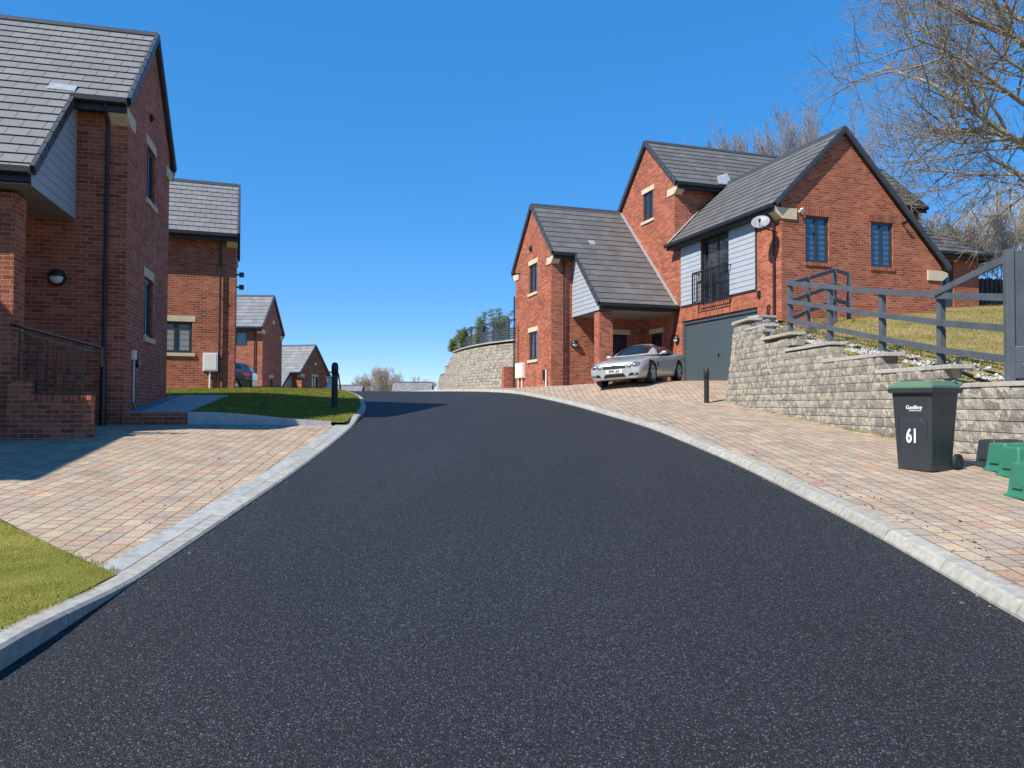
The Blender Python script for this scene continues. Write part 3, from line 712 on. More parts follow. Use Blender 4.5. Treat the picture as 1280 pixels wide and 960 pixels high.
def gable_block(root, W, b0dir, ad, Wd, D, zb, ze, ridge_a, zrg, cat, tile, gauge, far_ext=.35, dw=None, front_ext=None, holesF=(), holesG=(), stone=True, oh=.3, cat_b=.87, cat_b1=None, backwall=True, vo=.06):
    """W(a,b,z): near eave corner at a=0, gable plane b=0 facing -b. ad, b0dir: unit dirs of a, b. ze = eave roof top z at a=-oh."""
    sl = (zrg-ze)/(ridge_a+oh); G = -b0dir; wz = lambda a: ze+(min(a, 2*ridge_a-a)+oh)*sl-.09
    walls = MB()
    walls.wall(W(0, 0, 0), ad, G, [(0, zb), (Wd, zb), (Wd, wz(Wd)), (ridge_a, wz(ridge_a)), (0, wz(0))], holesG)
    walls.wall(W(0, 0, 0), b0dir, -ad, [(0, zb), (D, zb), (D, wz(0)-.02), (0, wz(0)-.02)], holesF)
    walls.wall(W(Wd, 0, 0), b0dir, ad, [(0, zb), (D, zb), (D, wz(Wd)), (0, wz(Wd))])
    if backwall: walls.wall(W(0, D, 0), ad, b0dir, [(0, zb), (Wd, zb), (Wd, wz(Wd)), (ridge_a, wz(ridge_a)), (0, wz(0))])
    walls.build('wall', M['brick'], root)
    b1 = cat_b1 if cat_b1 is not None else D
    P0, P1, Pu = W(-oh, 0, ze), W(-oh, 1, ze), W(ridge_a, 0, zrg)
    zc = ze-(cat-oh)*sl if cat else None
    if cat:
        polys = [[W(-oh, -vo, ze), W(-oh, cat_b, ze), W(ridge_a, cat_b, zrg), W(ridge_a, -vo, zrg)], [W(-cat, cat_b, zc), W(-cat, b1, zc), W(ridge_a, b1, zrg), W(ridge_a, cat_b, zrg)]]
        if b1 < D: polys.append([W(-oh, b1, ze), W(-oh, D, ze), W(ridge_a, D, zrg), W(ridge_a, b1, zrg)])
    else: polys = [[W(-oh, -vo, ze), W(-oh, D+.05, ze), W(ridge_a, D+.05, zrg), W(ridge_a, -vo, zrg)]]
    U = b0dir; V = (Pu-P0).normalized(); Nn = U.cross(V); Nn = Nn if Nn.z > 0 else -Nn
    r = MB().shingles(P0, P1, Pu, polys, gauge, .022).build('roof', M[tile], root, fixn=False)
    mb = MB()
    for p in polys: mb.prism([q-Nn*.003 for q in p], -Nn*.085)
    mb.build('roof_board', M['verge'], r)
    fe = far_ext; zf = zrg-(Wd+fe-ridge_a)*sl
    polyf = [W(Wd+fe, -vo, zf), W(Wd+fe, D+.05, zf), W(ridge_a, D+.05, zrg), W(ridge_a, -vo, zrg)]
    P0f, P1f, Puf = W(Wd+fe, 0, zf), W(Wd+fe, 1, zf), W(ridge_a, 0, zrg)
    r2_ = MB().shingles(P0f, P1f, Puf, [polyf], gauge, .022).build('roof', M[tile], root, fixn=False)
    Vf = (Puf-P0f).normalized(); Nf = U.cross(Vf); Nf = Nf if Nf.z > 0 else -Nf
    MB().prism([q-Nf*.003 for q in polyf], -Nf*.085).build('roof_board', M['verge'], r2_)
    ridge(root, W(ridge_a, -vo, zrg+.02), W(ridge_a, D, zrg+.02))
    verge(root, W(-oh, -vo, ze), W(ridge_a, -vo, zrg), G); verge(root, W(Wd+fe, -vo, zf), W(ridge_a, -vo, zrg), G)
    gutter(root, W(-oh, -vo+.02, ze), W(-oh, cat_b if cat else D, ze), -ad)
    gutter(root, W(Wd+fe, -vo+.02, zf), W(Wd+fe, D, zf), ad)
    # eaves soffit
    MB().prism([W(-oh+.02, .05, ze-.19), W(0, .05, ze-.19), W(0, cat_b if cat else D, ze-.19), W(-oh+.02, cat_b if cat else D, ze-.19)], Z*.02).build('soffit', M['dark'], root)
    if stone:
        for sgn in (0, 1):
            zz = ze if sgn == 0 else zf; f = (lambda a: a) if sgn == 0 else (lambda a: Wd-a); of = oh if sgn == 0 else fe
            pts = [(-of+.01, zz-.1), (-of+.01, zz-.2), (-.0, zz-.39), (.46, zz-.39), (.46, zz-.13), (.1, zz-.13)]
            MB().prism([W(f(a), -.035, z) for a, z in pts], b0dir*.33).build('kneeler_stone', M['stone'], root, bevel=.004)
    if cat:
        # cladding triangle, soffit, low gutter, verge of the catslide
        zs = zc-.26
        tri = [W(-cat+.03, cat_b, zs), W(0, cat_b, zs), W(0, cat_b, ze+oh*sl-.12), W(-oh, cat_b, ze-.1), W(-cat+.03, cat_b, zc-.07)]
        MB().shingles(W(0, cat_b+.0, zs), W(-1, cat_b+.0, zs), W(0, cat_b, zs+1), [tri], .165, .014, n_out=G).build('cladding', M['clad'], root, fixn=False)
        MB().prism([W(-cat+.03, cat_b+.01, zs), W(-.0, cat_b+.01, zs), W(-.0, b1, zs), W(-cat+.03, b1, zs)], Z*.02).build('soffit', M['soffit'], root)
        verge(root, W(-cat, cat_b-.03, zc), W(-oh, cat_b-.03, ze), G, h=.13)
        gutter(root, W(-cat, cat_b-.02, zc), W(-cat, b1, zc), -ad, fh=.20)
    return sl, wz, zc
# ------------------------------------------------------------------ left near house
H1 = thing('brick_house', 'large red brick house at the left edge, with wall lamp in its shaded porch', 'house', (-8, 15, 1.2), 'brick houses along the road')
WLf = lambda a, b, z: OL_+uL*a-vL*b+Z*z
bl = -vL
sl, wz, zc = gable_block(H1, WLf, bl, uL, 4.2, 5.1, .8, 7.15, 2.2, 9.53, 2.33, 'tile_l', .30, holesG=[(1.68, 5.85, 2.5, 6.98), (1.66, 2.98, 2.47, 4.22)], cat_b1=5.1)
window(H1, OL_, uL, vL, 1.68, 2.5, 5.85, 6.98, lights=2); window(H1, OL_, uL, vL, 1.66, 2.47, 2.98, 4.22, lights=2)
# soldier: lead flashing at the catslide step
mb = MB(); mb.prism([WLf(-.26, .84, 7.225), WLf(-.10, .84, 7.378), WLf(-.08, 1.28, 7.40), WLf(-.25, 1.30, 7.24)], Vector((0, 0, .012))); mb.build('flashing', M['lead'], H1)
# porch pillar
MB().box(WLf(0, 0, 0), uL, bl, Z, -1.98, -1.5, 1.17, 1.72, .9, 4.9).build('pillar', M['brick'], H1)
lamp(H1, WLf(0, 1.13, 3.87), -uL)
pipe(H1, [WLf(-.36, .32, 7.05), WLf(-.30, .32, 6.95), WLf(-.07, .33, 6.72), WLf(-.06, .33, 1.1)])
MB().tube([WLf(-.07, .33, 2.35), WLf(-.07, .33, 1.1)], .052, 12).build('downpipe', M['black'], H1)
# bits on the gable
MB().lathe(WLf(1.95, -.0, 7.62), vL, [(.001, 0), (.085, 0), (.085, .05), (.06, .06), (.055, .03), (.001, .03)], 20).build('vent', M['black'], H1)
MB().tube([WLf(.62, -.035, 2.5), WLf(.62, -.035, 1.62), WLf(.74, -.05, 1.46)], .022, 8).build('service_pipe', M['galv'], H1)
mb = MB(); mb.box(WLf(0, 0, 0), uL, vL, Z, .57, .68, .0, .07, 2.44, 2.62); mb.build('junction_box', M['white'], H1)
MB().lathe(WLf(.80, 0, 2.38), vL, [(.001, 0), (.09, 0), (.09, .07), (.06, .1), (.001, .1)], 18).build('hose_reel', M['black'], H1)
MB().tube([WLf(.78, -.03, 2.3), WLf(.77, -.03, 1.5)], .008, 5).build('cable', M['black'], H1)
# door wall of the porch and garage wing (mostly out of the frame, its roof skewed to steer the shade it casts on the drive)
wg = MB(); wg.wall(WLf(-8.6, 5.4, 0), uL, vL, [(0, .2), (11.5, .8), (11.5, 7.2), (0, 7.2)], [(5.5, 1.5, 9.2, 3.6)])
wg.wall(WLf(-8.6, 5.4, 0), bl, -uL, [(0, .2), (6, .2), (6, 7.1), (2.5, 9.0), (0, 7.2)])
wg.wall(WLf(2.9, 5.4, 0), bl, uL, [(0, .2), (6, .2), (6, 7.1), (2.5, 9.0), (0, 7.2)]); wg.wall(WLf(-8.6, 11.4, 0), uL, -vL, [(0, .2), (11.5, .2), (11.5, 5.6), (0, 5.6)])
wg.build('wall', M['brick'], H1)
roofpiece(H1, WLf(-8.7, 5.3, 7.3), WLf(3, 4.5, 7.3), WLf(-8.7, 8.1, 9.34), [WLf(-8.7, 5.3, 7.3), WLf(3, 4.5, 7.3), WLf(3, 7.3, 9.34), WLf(-8.7, 8.1, 9.34)], 'tile_l', .30)
roofpiece(H1, WLf(-8.7, 11.85, 6.6), WLf(3, 11.05, 6.6), WLf(-8.7, 8.1, 9.34), [WLf(-8.7, 11.85, 6.6), WLf(3, 11.05, 6.6), WLf(3, 7.3, 9.34), WLf(-8.7, 8.1, 9.34)], 'tile_l', .30)
MB().box(WLf(-8.6, 5.4, 0), uL, vL, Z, 5.5, 9.2, -.1, -.06, 1.5, 3.6).build('garage_door', M['garage'], H1)
# dwarf wall with railing in front of the porch
pw = thing('porch_wall', 'low stepped brick wall with black railing below the left house porch', 'porch wall', tuple(WLf(-1.9, .5, 1.15)))
mb = MB(); mb.box(WLf(0, 0, 0), uL, bl, Z, -2.16, -1.92, .0, 1.166, .9, 1.64); mb.box(WLf(0, 0, 0), uL, bl, Z, -2.158, -1.922, .83, 1.164, 1.642, 1.92)
mb.build('wall', M['brick'], pw)
MB().box(WLf(0, 0, 0), uL, bl, Z, -2.17, -1.91, -.005, .826, 1.642, 1.72).build('coping', M['soldier'], pw)
rl = MB(); a = -2.04
rl.tube([WLf(a, 1.17, 2.82), WLf(a, -.10, 2.49), WLf(a, -.13, 2.44), WLf(a, -.13, 2.18)], .026, 10)
rl.beam(WLf(a, 1.15, 2.73), WLf(a, .02, 2.42), .045, .03)
rl.beam(WLf(a, 1.16, 1.975), WLf(a, .80, 1.975), .03, .02); rl.beam(WLf(a, .80, 1.975), WLf(a, .80, 1.755), .03, .02, (1, 0, 0)); rl.beam(WLf(a, .80, 1.755), WLf(a, .02, 1.755), .03, .02)
for k in (0, 4, 8): 
    b = 1.06-k*.115
    rl.tube([WLf(a, b, 2.7), WLf(a, b, 2.80)], .008, 6)
rr = rl.build('railing', M['black'], pw)
for k in range(8):
    b = 1.05-k*.1275; zt = 2.42+(b-.02)*(.31/1.13); z0 = 1.985 if b > .8 else 1.765
    MB().tube([WLf(a, b, z0), WLf(a, b, zt)], .016, 8).build('baluster', M['black'], rr)
MB().tube([WLf(a, .02, 1.15), WLf(a, .02, 1.75)], .014, 8).build('post', M['black'], rr)
# ------------------------------------------------------------------ right house
H0 = thing('brick_house', 'big multi-gabled brick house on the right with garage and satellite dish', 'house', (9, 28, 2.3), 'brick houses along the road')
WA = lambda a, b, z: WR(8.43+a, -4.0+b, z)
gable_block(H0, WA, vR, uR, 4.39, 4.0, 1.9, 7.38, 2.21, 9.80, 2.54, 'tile_r', .36, holesG=[(1.63, 6.15, 2.58, 7.32), (1.60, 3.42, 2.60, 4.56)], holesF=[(2.55, 2.45, 3.2, 4.36)], backwall=False, cat_b1=4.0, cat_b=.87)
window(H0, WR(8.43, -4.0), uR, -vR, 1.63, 2.58, 6.15, 7.32); window(H0, WR(8.43, -4.0), uR, -vR, 1.60, 2.60, 3.42, 4.56)
def door(root, P, X, N, x0, x1, z0, z1, lintel=True):
    d = MB(); d.box(P-N*.12, X, N, Z, x0+.04, x1-.04, 0, .05, z0, z1-.04); dd = d.build('door', M['doorp'], root)
    f = MB(); O = P-N*.12
    f.box(O, X, N, Z, x0, x0+.04, 0, .07, z0, z1); f.box(O, X, N, Z, x1-.04, x1, 0, .07, z0, z1); f.box(O, X, N, Z, x0+.04, x1-.04, 0, .07, z1-.04, z1); f.build('frame', M['black'], dd)
    g = MB(); g.box(O, X, N, Z, (x0+x1)/2-.09, (x0+x1)/2+.09, .05, .054, z0+.4, z1-.3); g.build('pane', M['pane'], dd)
    MB().tube([O+X*(x0+.1)+N*.09+Z*(z0+.7), O+X*(x0+.1)+N*.09+Z*(z0+1.3)], .012, 8).build('handle', M['galv'], dd)
    if lintel: MB().box(P, X, N, Z, x0-.12, x1+.12, -.06, .012, z1+.002, z1+.19).build('lintel', M['stone'], dd)
door(H0, WR(8.43, -4.0), vR, -uR, 2.55, 3.2, 2.45, 4.36)
door(H0, WR(0, 0), uR, -vR, 7.13, 8.0, 2.45, 4.36)
MB().prism([WR(5.95, -3.12, 2.2), WR(8.43, -3.12, 2.2), WR(8.43, 0, 2.2), WR(5.95, 0, 2.2)], Z*.16).build('porch_floor', M['slab'], H0)
MB().box(WR(0, 0), uR, vR, Z, 6.0, 6.45, -3.10, -2.58, 1.9, 4.93).build('pillar', M['brick'], H0)
wl = MB()
# plane t=0 (garage front and middle gable)
sM = 8.32; eM = 9.80; aM = 12.08; smd = (aM-eM)/(sM-5.86)
def zmid(s): return eM+(min(s, 2*sM-s)-5.86)*smd-.10
wl.wall(WR(0, 0), uR, -vR, [(0, 1.9), (10.48, 1.9), (10.48, zmid(10.48)), (sM, zmid(sM)), (6.16, zmid(6.16)), (6.16, 7.55), (0, 7.55)],
        [(1.16, 2.2, 5.61, 4.62), (2.6, 5.05, 4.32, 7.35), (7.13, 2.36, 8.0, 4.36), (7.82, 8.91, 8.66, 10.03)], reveal=.12)
wl.wall(WR(0, 0), vR, -uR, [(0, 1.9), (6.0, 3.2), (6.0, 5.98), (2.21, 9.86), (0, 7.66)], [(.85, 5.86, 1.69, 7.25), (3.25, 5.86, 4.09, 7.25)])
wl.wall(WR(6.16, 0), vR, -uR, [(0, 6.5), (11.42, 4.5), (11.42, zmid(6.16)), (0, zmid(6.16))])
wl.wall(WR(0, 11.42), uR, vR, [(6.16, 5), (10.48, 5), (10.48, zmid(10.48)), (sM, zmid(sM)), (6.16, zmid(6.16))])
wl.wall(WR(10.48, 0), vR, uR, [(0, 1.9), (11.42, 4), (11.42, zmid(10.48)), (0, zmid(10.48))])
wl.wall(WR(0, 6.0), uR, vR, [(0, 3), (6.16, 3.5), (6.16, 5.9), (0, 5.9)])
wl.wall(WR(4.5, 6.0), vR, -uR, [(0, 3.5), (6.75, 4.5), (6.75, 7.5), (0, 7.5)], [(4.75, 5.5, 5.45, 7.3)])
wl.wall(WR(4.5, 12.75), uR, vR, [(0, 4.5), (5.5, 4.5), (5.5, 7.5), (0, 7.5)])
wl.wall(WR(10.0, 11.4), vR, uR, [(0, 4.5), (1.35, 4.5), (1.35, 7.5), (0, 7.5)])
wl.build('wall', M['brick'], H0)
# mid block roof
for (e, sg) in ((5.86, 1), (2*sM-5.86, -1)):
    roofpiece(H0, WR(e, -.09, eM), WR(e, 11.6, eM), WR(sM, -.09, aM), [WR(e, -.09, eM), WR(e, 11.6, eM), WR(sM, 11.6, aM), WR(sM, -.09, aM)], 'tile_r', .36)
    verge(H0, WR(e, -.09, eM), WR(sM, -.09, aM), -vR); verge(H0, WR(e, 11.6, eM), WR(sM, 11.6, aM), vR)
    gutter(H0, WR(e, -.05, eM), WR(e, 11.55, eM), -uR*sg)
    MB().prism([WR(e, .05, eM-.19), WR(e+.31*sg, .05, eM-.19), WR(e+.31*sg, 11.5, eM-.19), WR(e, 11.5, eM-.19)], Z*.02).build('soffit', M['dark'], H0)
ridge(H0, WR(sM, -.09, aM+.02), WR(sM, 11.6, aM+.02))
pts = [(-.29, eM-.1), (-.29, eM-.2), (0, eM-.39), (.5, eM-.39), (.5, eM-.13), (.1, eM-.13)]
MB().prism([WR(6.16+a, -.035, z) for a, z in pts], vR*.33).build('kneeler_stone', M['stone'], H0, bevel=.004)
# garage wing roofs
gE, gA, gS = 7.50, 10.01, 2.21
roofpiece(H0, WR(-.1, -.3, gE), WR(6.15, -.3, gE), WR(-.1, gS, gA), [WR(-.1, -.3, gE), WR(6.15, -.3, gE), WR(6.35, gS, gA), WR(-.1, gS, gA)], 'tile_r', .30)
roofpiece(H0, WR(-.1, 6.25, gA-4.04), WR(6.2, 6.25, gA-4.04), WR(-.1, gS, gA), [WR(-.1, 6.25, gA-4.04), WR(6.15, 6.25, gA-4.04), WR(6.35, gS, gA), WR(-.1, gS, gA)], 'tile_r', .30)
ridge(H0, WR(-.1, gS, gA+.02), WR(6.4, gS, gA+.02))
verge(H0, WR(-.1, -.3, gE), WR(-.1, gS, gA), -uR); verge(H0, WR(-.1, 6.25, gA-4.04), WR(-.1, gS, gA), -uR)
gutter(H0, WR(-.05, -.3, gE), WR(6.2, -.3, gE), -vR, fh=.2); gutter(H0, WR(-.05, 6.25, gA-4.04), WR(4.3, 6.25, gA-4.04), vR)
MB().prism([WR(.05, -.28, gE-.22), WR(6.15, -.28, gE-.22), WR(6.15, 0, gE-.22), WR(.05, 0, gE-.22)], Z*.02).build('soffit', M['dark'], H0)
pts = [(-.3, gE-.06), (-.3, gE-.2), (0, gE-.42), (.52, gE-.42), (.52, gE-.1), (0, gE-.1)]
MB().prism([WR(-.04, a, z) for a, z in pts], uR*.35).build('kneeler_stone', M['stone'], H0, bevel=.004)
pts = [(6.22, 5.93-.12), (6.22, 5.93-.22), (6.0, 5.93-.38), (5.42, 5.93-.38), (5.42, 5.93-.06), (6.0, 5.93-.06)]
MB().prism([WR(-.04, a, z) for a, z in pts], uR*.3).build('kneeler_stone', M['stone'], H0, bevel=.004)
# lead at the junctions
MB().prism([WR(6.13, -.32, 7.56), WR(6.13, .9, 8.78), WR(5.97, .9, 8.78), WR(5.97, -.32, 7.56)], Vector((0, 0, .02))).build('flashing', M['lead'], H0)
MB().prism([WR(5.83, 1.65, 9.85), WR(5.85, 2.3, 9.87), WR(6.55, 2.5, 10.52), WR(6.3, 1.9, 10.27)], Vector((0, 0, .03))).build('flashing', M['lead'], H0)
# flashing where the porch roof meets the middle gable
zcR = 7.38-(2.54-.3)*.9641
MB().prism([WR(8.43-2.54, -.12, zcR+.03), WR(8.43-2.54, -.005, zcR+.03), WR(10.64, -.005, 9.83), WR(10.64, -.12, 9.83)], Vector((0, 0, .02))).build('flashing', M['lead'], H0)
# rear wing hip roof
e0, zE, k_ = 4.2, 7.62, .77
A_, B_ = WR(e0, 5.6, zE), WR(e0, 13.03, zE); C1 = WR(7.2, 10.4, zE+3.0*k_); D1 = WR(7.2, 5.6, zE+3.0*k_)
roofpiece(H0, A_, B_, D1, [A_, B_, C1, D1], 'tile_r', .36)
E1 = WR(10.2, 13.03, zE)
roofpiece(H0, B_, E1, C1, [B_, E1, C1], 'tile_r', .36)
roofpiece(H0, WR(10.2, 5.6, zE), E1, D1, [WR(10.2, 5.6, zE), E1, C1, D1], 'tile_r', .36)
ridge(H0, B_, C1, .07); gutter(H0, WR(e0, 6.3, zE), WR(e0, 13.03, zE), -uR); gutter(H0, B_, E1, vR)
MB().prism([WR(e0, 6, zE-.2), WR(4.5, 6, zE-.2), WR(4.5, 13, zE-.2), WR(e0, 13, zE-.2)], Z*.02).build('soffit', M['dark'], H0)
window(H0, WR(4.5, 6.0), vR, -uR, 4.75, 5.45, 5.5, 7.3, lights=2, lintel=None, sill=None)
# windows of the right house
window(H0, WR(0, 0), uR, -vR, 7.82, 8.66, 8.91, 10.03)
window(H0, WR(0, 0), vR, -uR, .85, 1.69, 5.86, 7.25, pane='blind', lintel='soldier', sill='brick')
window(H0, WR(0, 0), vR, -uR, 3.25, 4.09, 5.86, 7.25, pane='blind', lintel='soldier', sill='brick')
window(H0, WR(0, 0), uR, -vR, 2.6, 4.32, 5.05, 7.3, lights=2, lintel=None, sill='brick', rev=.12)
# cladding panels either side of the balcony doors
for a, b in ((1.21, 2.62), (4.30, 5.64)):
    MB().shingles(WR(b, -.035, 5.18), WR(a, -.035, 5.18), WR(b, -.035, 6.18), [[WR(b, -.035, 5.18), WR(a, -.035, 5.18), WR(a, -.035, 7.3), WR(b, -.035, 7.3)]], .165, .014, n_out=-vR).build('cladding', M['clad'], H0, fixn=False)
    MB().box(WR(0, 0), uR, -vR, Z, a-.03, b+.03, .0, .033, 5.13, 7.3).build('cladding_trim', M['frame'], H0)
# juliet balcony
bal = MB(); t = -.30
bal.box(WR(0, 0), uR, vR, Z, 2.5, 4.42, t-.025, t+.025, 6.12, 6.17); bal.box(WR(0, 0), uR, vR, Z, 2.5, 4.42, t-.012, t+.012, 5.14, 5.165)
for s in (2.5, 4.42):
    bal.box(WR(0, 0), uR, vR, Z, s-.02, s+.02, t-.0, -.0, 6.13, 6.16); bal.box(WR(0, 0), uR, vR, Z, s-.02, s+.02, t, 0, 5.14, 5.16); bal.box(WR(0, 0), uR, vR, Z, s-.018, s+.018, t-.018, t+.018, 5.1, 6.16)
bb = bal.build('balcony', M['black'], H0)
for k in range(17):
    s = 2.5+.11*(k+1)+.02
    if s < 4.4: MB().box(WR(0, 0), uR, vR, Z, s-.011, s+.011, t-.011, t+.011, 5.16, 6.135).build('baluster', M['black'], bb)
# garage door
gd = MB().box(WR(0, 0), uR, vR, Z, 1.2, 5.57, .10, .14, 2.2, 4.52).build('garage_door', M['garage'], H0)
f = MB(); f.box(WR(0, 0), uR, vR, Z, 1.162, 1.22, .05, .13, 2.2, 4.61); f.box(WR(0, 0), uR, vR, Z, 5.55, 5.608, .05, .13, 2.2, 4.61); f.box(WR(0, 0), uR, vR, Z, 1.22, 5.55, .05, .13, 4.5, 4.612)
f.build('frame', mat('blue-grey frame', (.06, .078, .09), .45), gd)
h = MB(); h.tube([WR(3.4, .06, 3.22), WR(3.4, .06, 3.36)], .014, 8); h.tube([WR(3.4, .1, 3.29), WR(3.4, .05, 3.29)], .02, 8); h.build('handle', M['black'], gd)
MB().box(WR(0, 0), uR, -vR, Z, 1.05, 5.72, -.05, .006, 4.625, 4.84).build('lintel', M['soldier'], H0)
# pipes, lamps, dish, boxes
pipe(H0, [WR(.35, -.34, 7.42), WR(.3, -.3, 7.3), WR(.26, -.08, 7.05), WR(.26, -.08, 3.9)], m='handr')
pipe(H0, [WR(8.07, -3.55, 7.25), WR(8.15, -3.55, 7.1), WR(8.36, -3.5, 6.95), WR(8.36, -3.5, 2.2)], m='handr')
pipe(H0, [WR(5.83, -.12, 5.05), WR(5.9, -.1, 4.85), WR(6.05, -.08, 4.4), WR(6.3, -.08, 3.9), WR(6.3, -.08, 2.2)], m='black')
pipe(H0, [WR(12.78, -4.07, 6.3), WR(12.78, -4.07, 2.2)], m='handr'); 
MB().tube([WR(12.3, -4.05, 5.0), WR(12.3, -4.05, 3.3)], .018, 6).build('service_pipe', M['handr'], H0)
for a in (12.25, 11.75):
    mb = MB(); mb.box(WR(0, 0), uR, -vR, Z, a-.24, a+.22, 4.0, 4.12, 2.72, 3.36); mb.box(WR(0, 0), uR, -vR, Z, a-.22, a+.20, 4.12, 4.13, 2.74, 3.34); mb.build('meter_box', M['white'], H0, bevel=.01)
    MB().tube([WR(a, -4.05, 2.75), WR(a, -4.05, 2.15)], .025, 8).build('service_pipe', M['white'], H0)
mb = MB(); mb.box(WR(0, 0), uR, -vR, Z, 9.0, 9.13, 4.0, 4.1, 2.55, 2.95); mb.build('junction_box', M['black'], H0); MB().tube([WR(8.85, -4.05, 2.95), WR(8.85, -4.05, 2.2)], .03, 8).build('service_pipe', M['white'], H0)
lamp(H0, WR(8.43, -3.05, 3.93), -uR); lamp(H0, WR(5.95, 0, 4.0), -vR)
MB().lathe(WR(10.75, -4.0, 8.0), -vR, [(.001, 0), (.12, 0), (.12, .06), (.09, .08), (.001, .05)], 18).build('vent', M['black'], H0)
for s, t_, z in ((12.2, -4.0, 7.2),): MB().tube([WR(s, t_, z), WR(s, t_-.12, z), WR(s, t_-.2, z-.04)], .03, 8).build('security_light', M['black'], H0)
for t_, z in ((.62, 7.32), (4.45, 7.27)):
    mb = MB(); mb.tube([WR(0, t_, z), WR(-.12, t_, z+.02)], .035, 8); mb.lathe(WR(-.12, t_, z+.03), Vector(-uR*.7-Z*.5), [(.02, -.05), (.075, 0), (.07, .04), (.001, .045)], 14)
    mb.build('security_light', M['white'] if t_ < 1 else M['black'], H0)
    MB().tube([WR(-.01, t_+.02, z-.02), WR(-.01, t_+.55, z-.75)], .0, 4, caps=False) if False else None
MB().box(WR(0, 0), uR, -vR, Z, 1.0, 1.12, 0, .05, 4.9, 5.1).build('junction_box', M['black'], H0)
# satellite dish
dc = WR(.12, -.62, 6.92); dn = (Vector((-.35, -.75, .62))).normalized()
prof = [(.001, 0), (.1, .007), (.17, .022), (.22, .044), (.265, .064), (.26, .071), (.215, .05), (.165, .03), (.1, .015), (.001, .008)]
dish = MB().lathe(dc, dn, prof, 32).build('satellite_dish', mat('grey dish', (.24, .24, .245), .5, var=.05), H0, smooth=True)
mb = MB(); mb.tube([dc-dn*.02, dc-dn*.15, WR(.2, 0, 6.72)], .02, 8); mb.tube([dc-Z*.3+dn*.02, dc+dn*.36-Z*.22], .011, 6); mb.tube([dc+dn*.36-Z*.22, dc+dn*.30-Z*.12], .035, 10); mb.build('bracket', M['black'], dish)
MB().tube([WR(.55, -.02, 4.6), WR(.55, -.09, 4.55), WR(.55, -.09, 4.3)], .03, 8).build('tap', M['handr'], H0)
# small roof vent on the porch roof
MB().prism([WR(8.62, -2.32, 7.86), WR(8.62, -2.08, 7.86), WR(8.80, -2.08, 8.03), WR(8.80, -2.32, 8.03)], Z*.05).build('roof_vent', M['lead'], H0)
# brick garden wall stub beyond the left block
tag(MB().box(WR(13.0, -4.05), uR, vR, Z, 0, .35, -.4, .9, 1.9, 3.25).build('garden_wall', M['brick']), 'short low brick wall stub joining the curved block wall to the house', 'garden wall')
# ------------------------------------------------------------------ house 2, 3, 4
def frameW(O, th):
    u = Vector((-math.sin(th), math.cos(th), 0)); v = Vector((math.cos(th), math.sin(th), 0)); O = Vector(O)
    return (lambda a, b, z: O+u*a-v*b+Z*z), u, v
O2 = (-9.212, 25.5, 0); W2, u_2, v_2 = frameW(O2, R(19.3))
H2 = thing('brick_house', 'brick house behind the near left lawn, with white meter box and pale blind window', 'house', (-11, 27, 1.9), 'brick houses along the road')
gable_block(H2, W2, -v_2, u_2, 4.3, 6, 1.5, 7.18, 2.2, 9.48, None, 'tile_l', .30, holesF=[(1.32, 3.24, 2.3, 4.26)])
window(H2, W2(0, 0, 0), -v_2, -u_2, 1.32, 2.3, 3.24, 4.26, lights=2, pane='blindw')
pipe(H2, [W2(-.36, .45, 7.05), W2(-.3, .45, 6.95), W2(-.07, .48, 6.75), W2(-.07, .48, 1.9)])
mb = MB(); mb.box(W2(0, 0, 0), -v_2, -u_2, Z, .52, .98, .0, .12, 2.66, 3.26); mb.box(W2(0, 0, 0), -v_2, -u_2, Z, .56, .94, .12, .13, 2.7, 3.22); mb.build('meter_box', M['white'], H2, bevel=.01)
MB().tube([W2(-.06, .76, 2.68), W2(-.06, .76, 1.9)], .03, 8).build('service_pipe', M['white'], H2)
for z in (6.05, 5.62): mb = MB(); mb.tube([W2(1, 0, z), W2(1, -.12, z)], .03, 8); mb.box(W2(1, -.1, z), u_2, v_2, Z, -.06, .06, 0, .16, -.08, .08); mb.build('security_light', M['black'], H2)
O3 = (-14.963, 46, 0); W3, u_3, v_3 = frameW(O3, R(2))
H3 = thing('brick_house', 'tall brick house seen gable-on beside the grey hatchback, third back on the left', 'house', (-17, 48, .9), 'brick houses along the road')
gable_block(H3, W3, -v_3, u_3, 4.4, 7, .2, 6.18, 2.2, 8.38, None, 'tile_n', .36, holesF=[(.9, 5.05, 2.3, 5.93)], holesG=[(1.6, 2.2, 2.35, 3.2)])
window(H3, W3(0, 0, 0), -v_3, -u_3, .9, 2.3, 5.05, 5.93, lights=2, lintel=None, sill=None); window(H3, W3(0, 0, 0), u_3, v_3, 1.6, 2.35, 2.2, 3.2, lights=2)
pipe(H3, [W3(-.36, .4, 6.05), W3(-.07, .45, 5.8), W3(-.07, .45, 1)])
MB().lathe(W3(2.2, 0, 6.7), v_3, [(.001, 0), (.12, 0), (.12, .08), (.001, .08)], 14).build('vent', M['white'], H3)
O4 = (-16.98, 62, 0); W4, u_4, v_4 = frameW(O4, R(-16))
H4 = thing('brick_house', 'small brick house with grey catslide roof farthest on the left, by the orange frame', 'house', (-19, 64, -.8), 'brick houses along the road')
gable_block(H4, W4, -v_4, u_4, 4.1, 8, -1.5, 4.15, 2.05, 6.5, 2.4, 'tile_n', .36, holesG=[(1.6, 2.95, 2.45, 3.85)])
window(H4, W4(0, 0, 0), u_4, v_4, 1.6, 2.45, 2.95, 3.85, lights=2)
MB().lathe(W4(2.05, 0, 4.9), v_4, [(.001, 0), (.12, 0), (.12, .08), (.001, .08)], 14).build('vent', M['white'], H4)
MB().box(W4(0, 0, 0), u_4, -v_4, Z, -2.3, -1.9, .95, 1.4, -1.2, 1.8).build('pillar', M['brick'], H4)
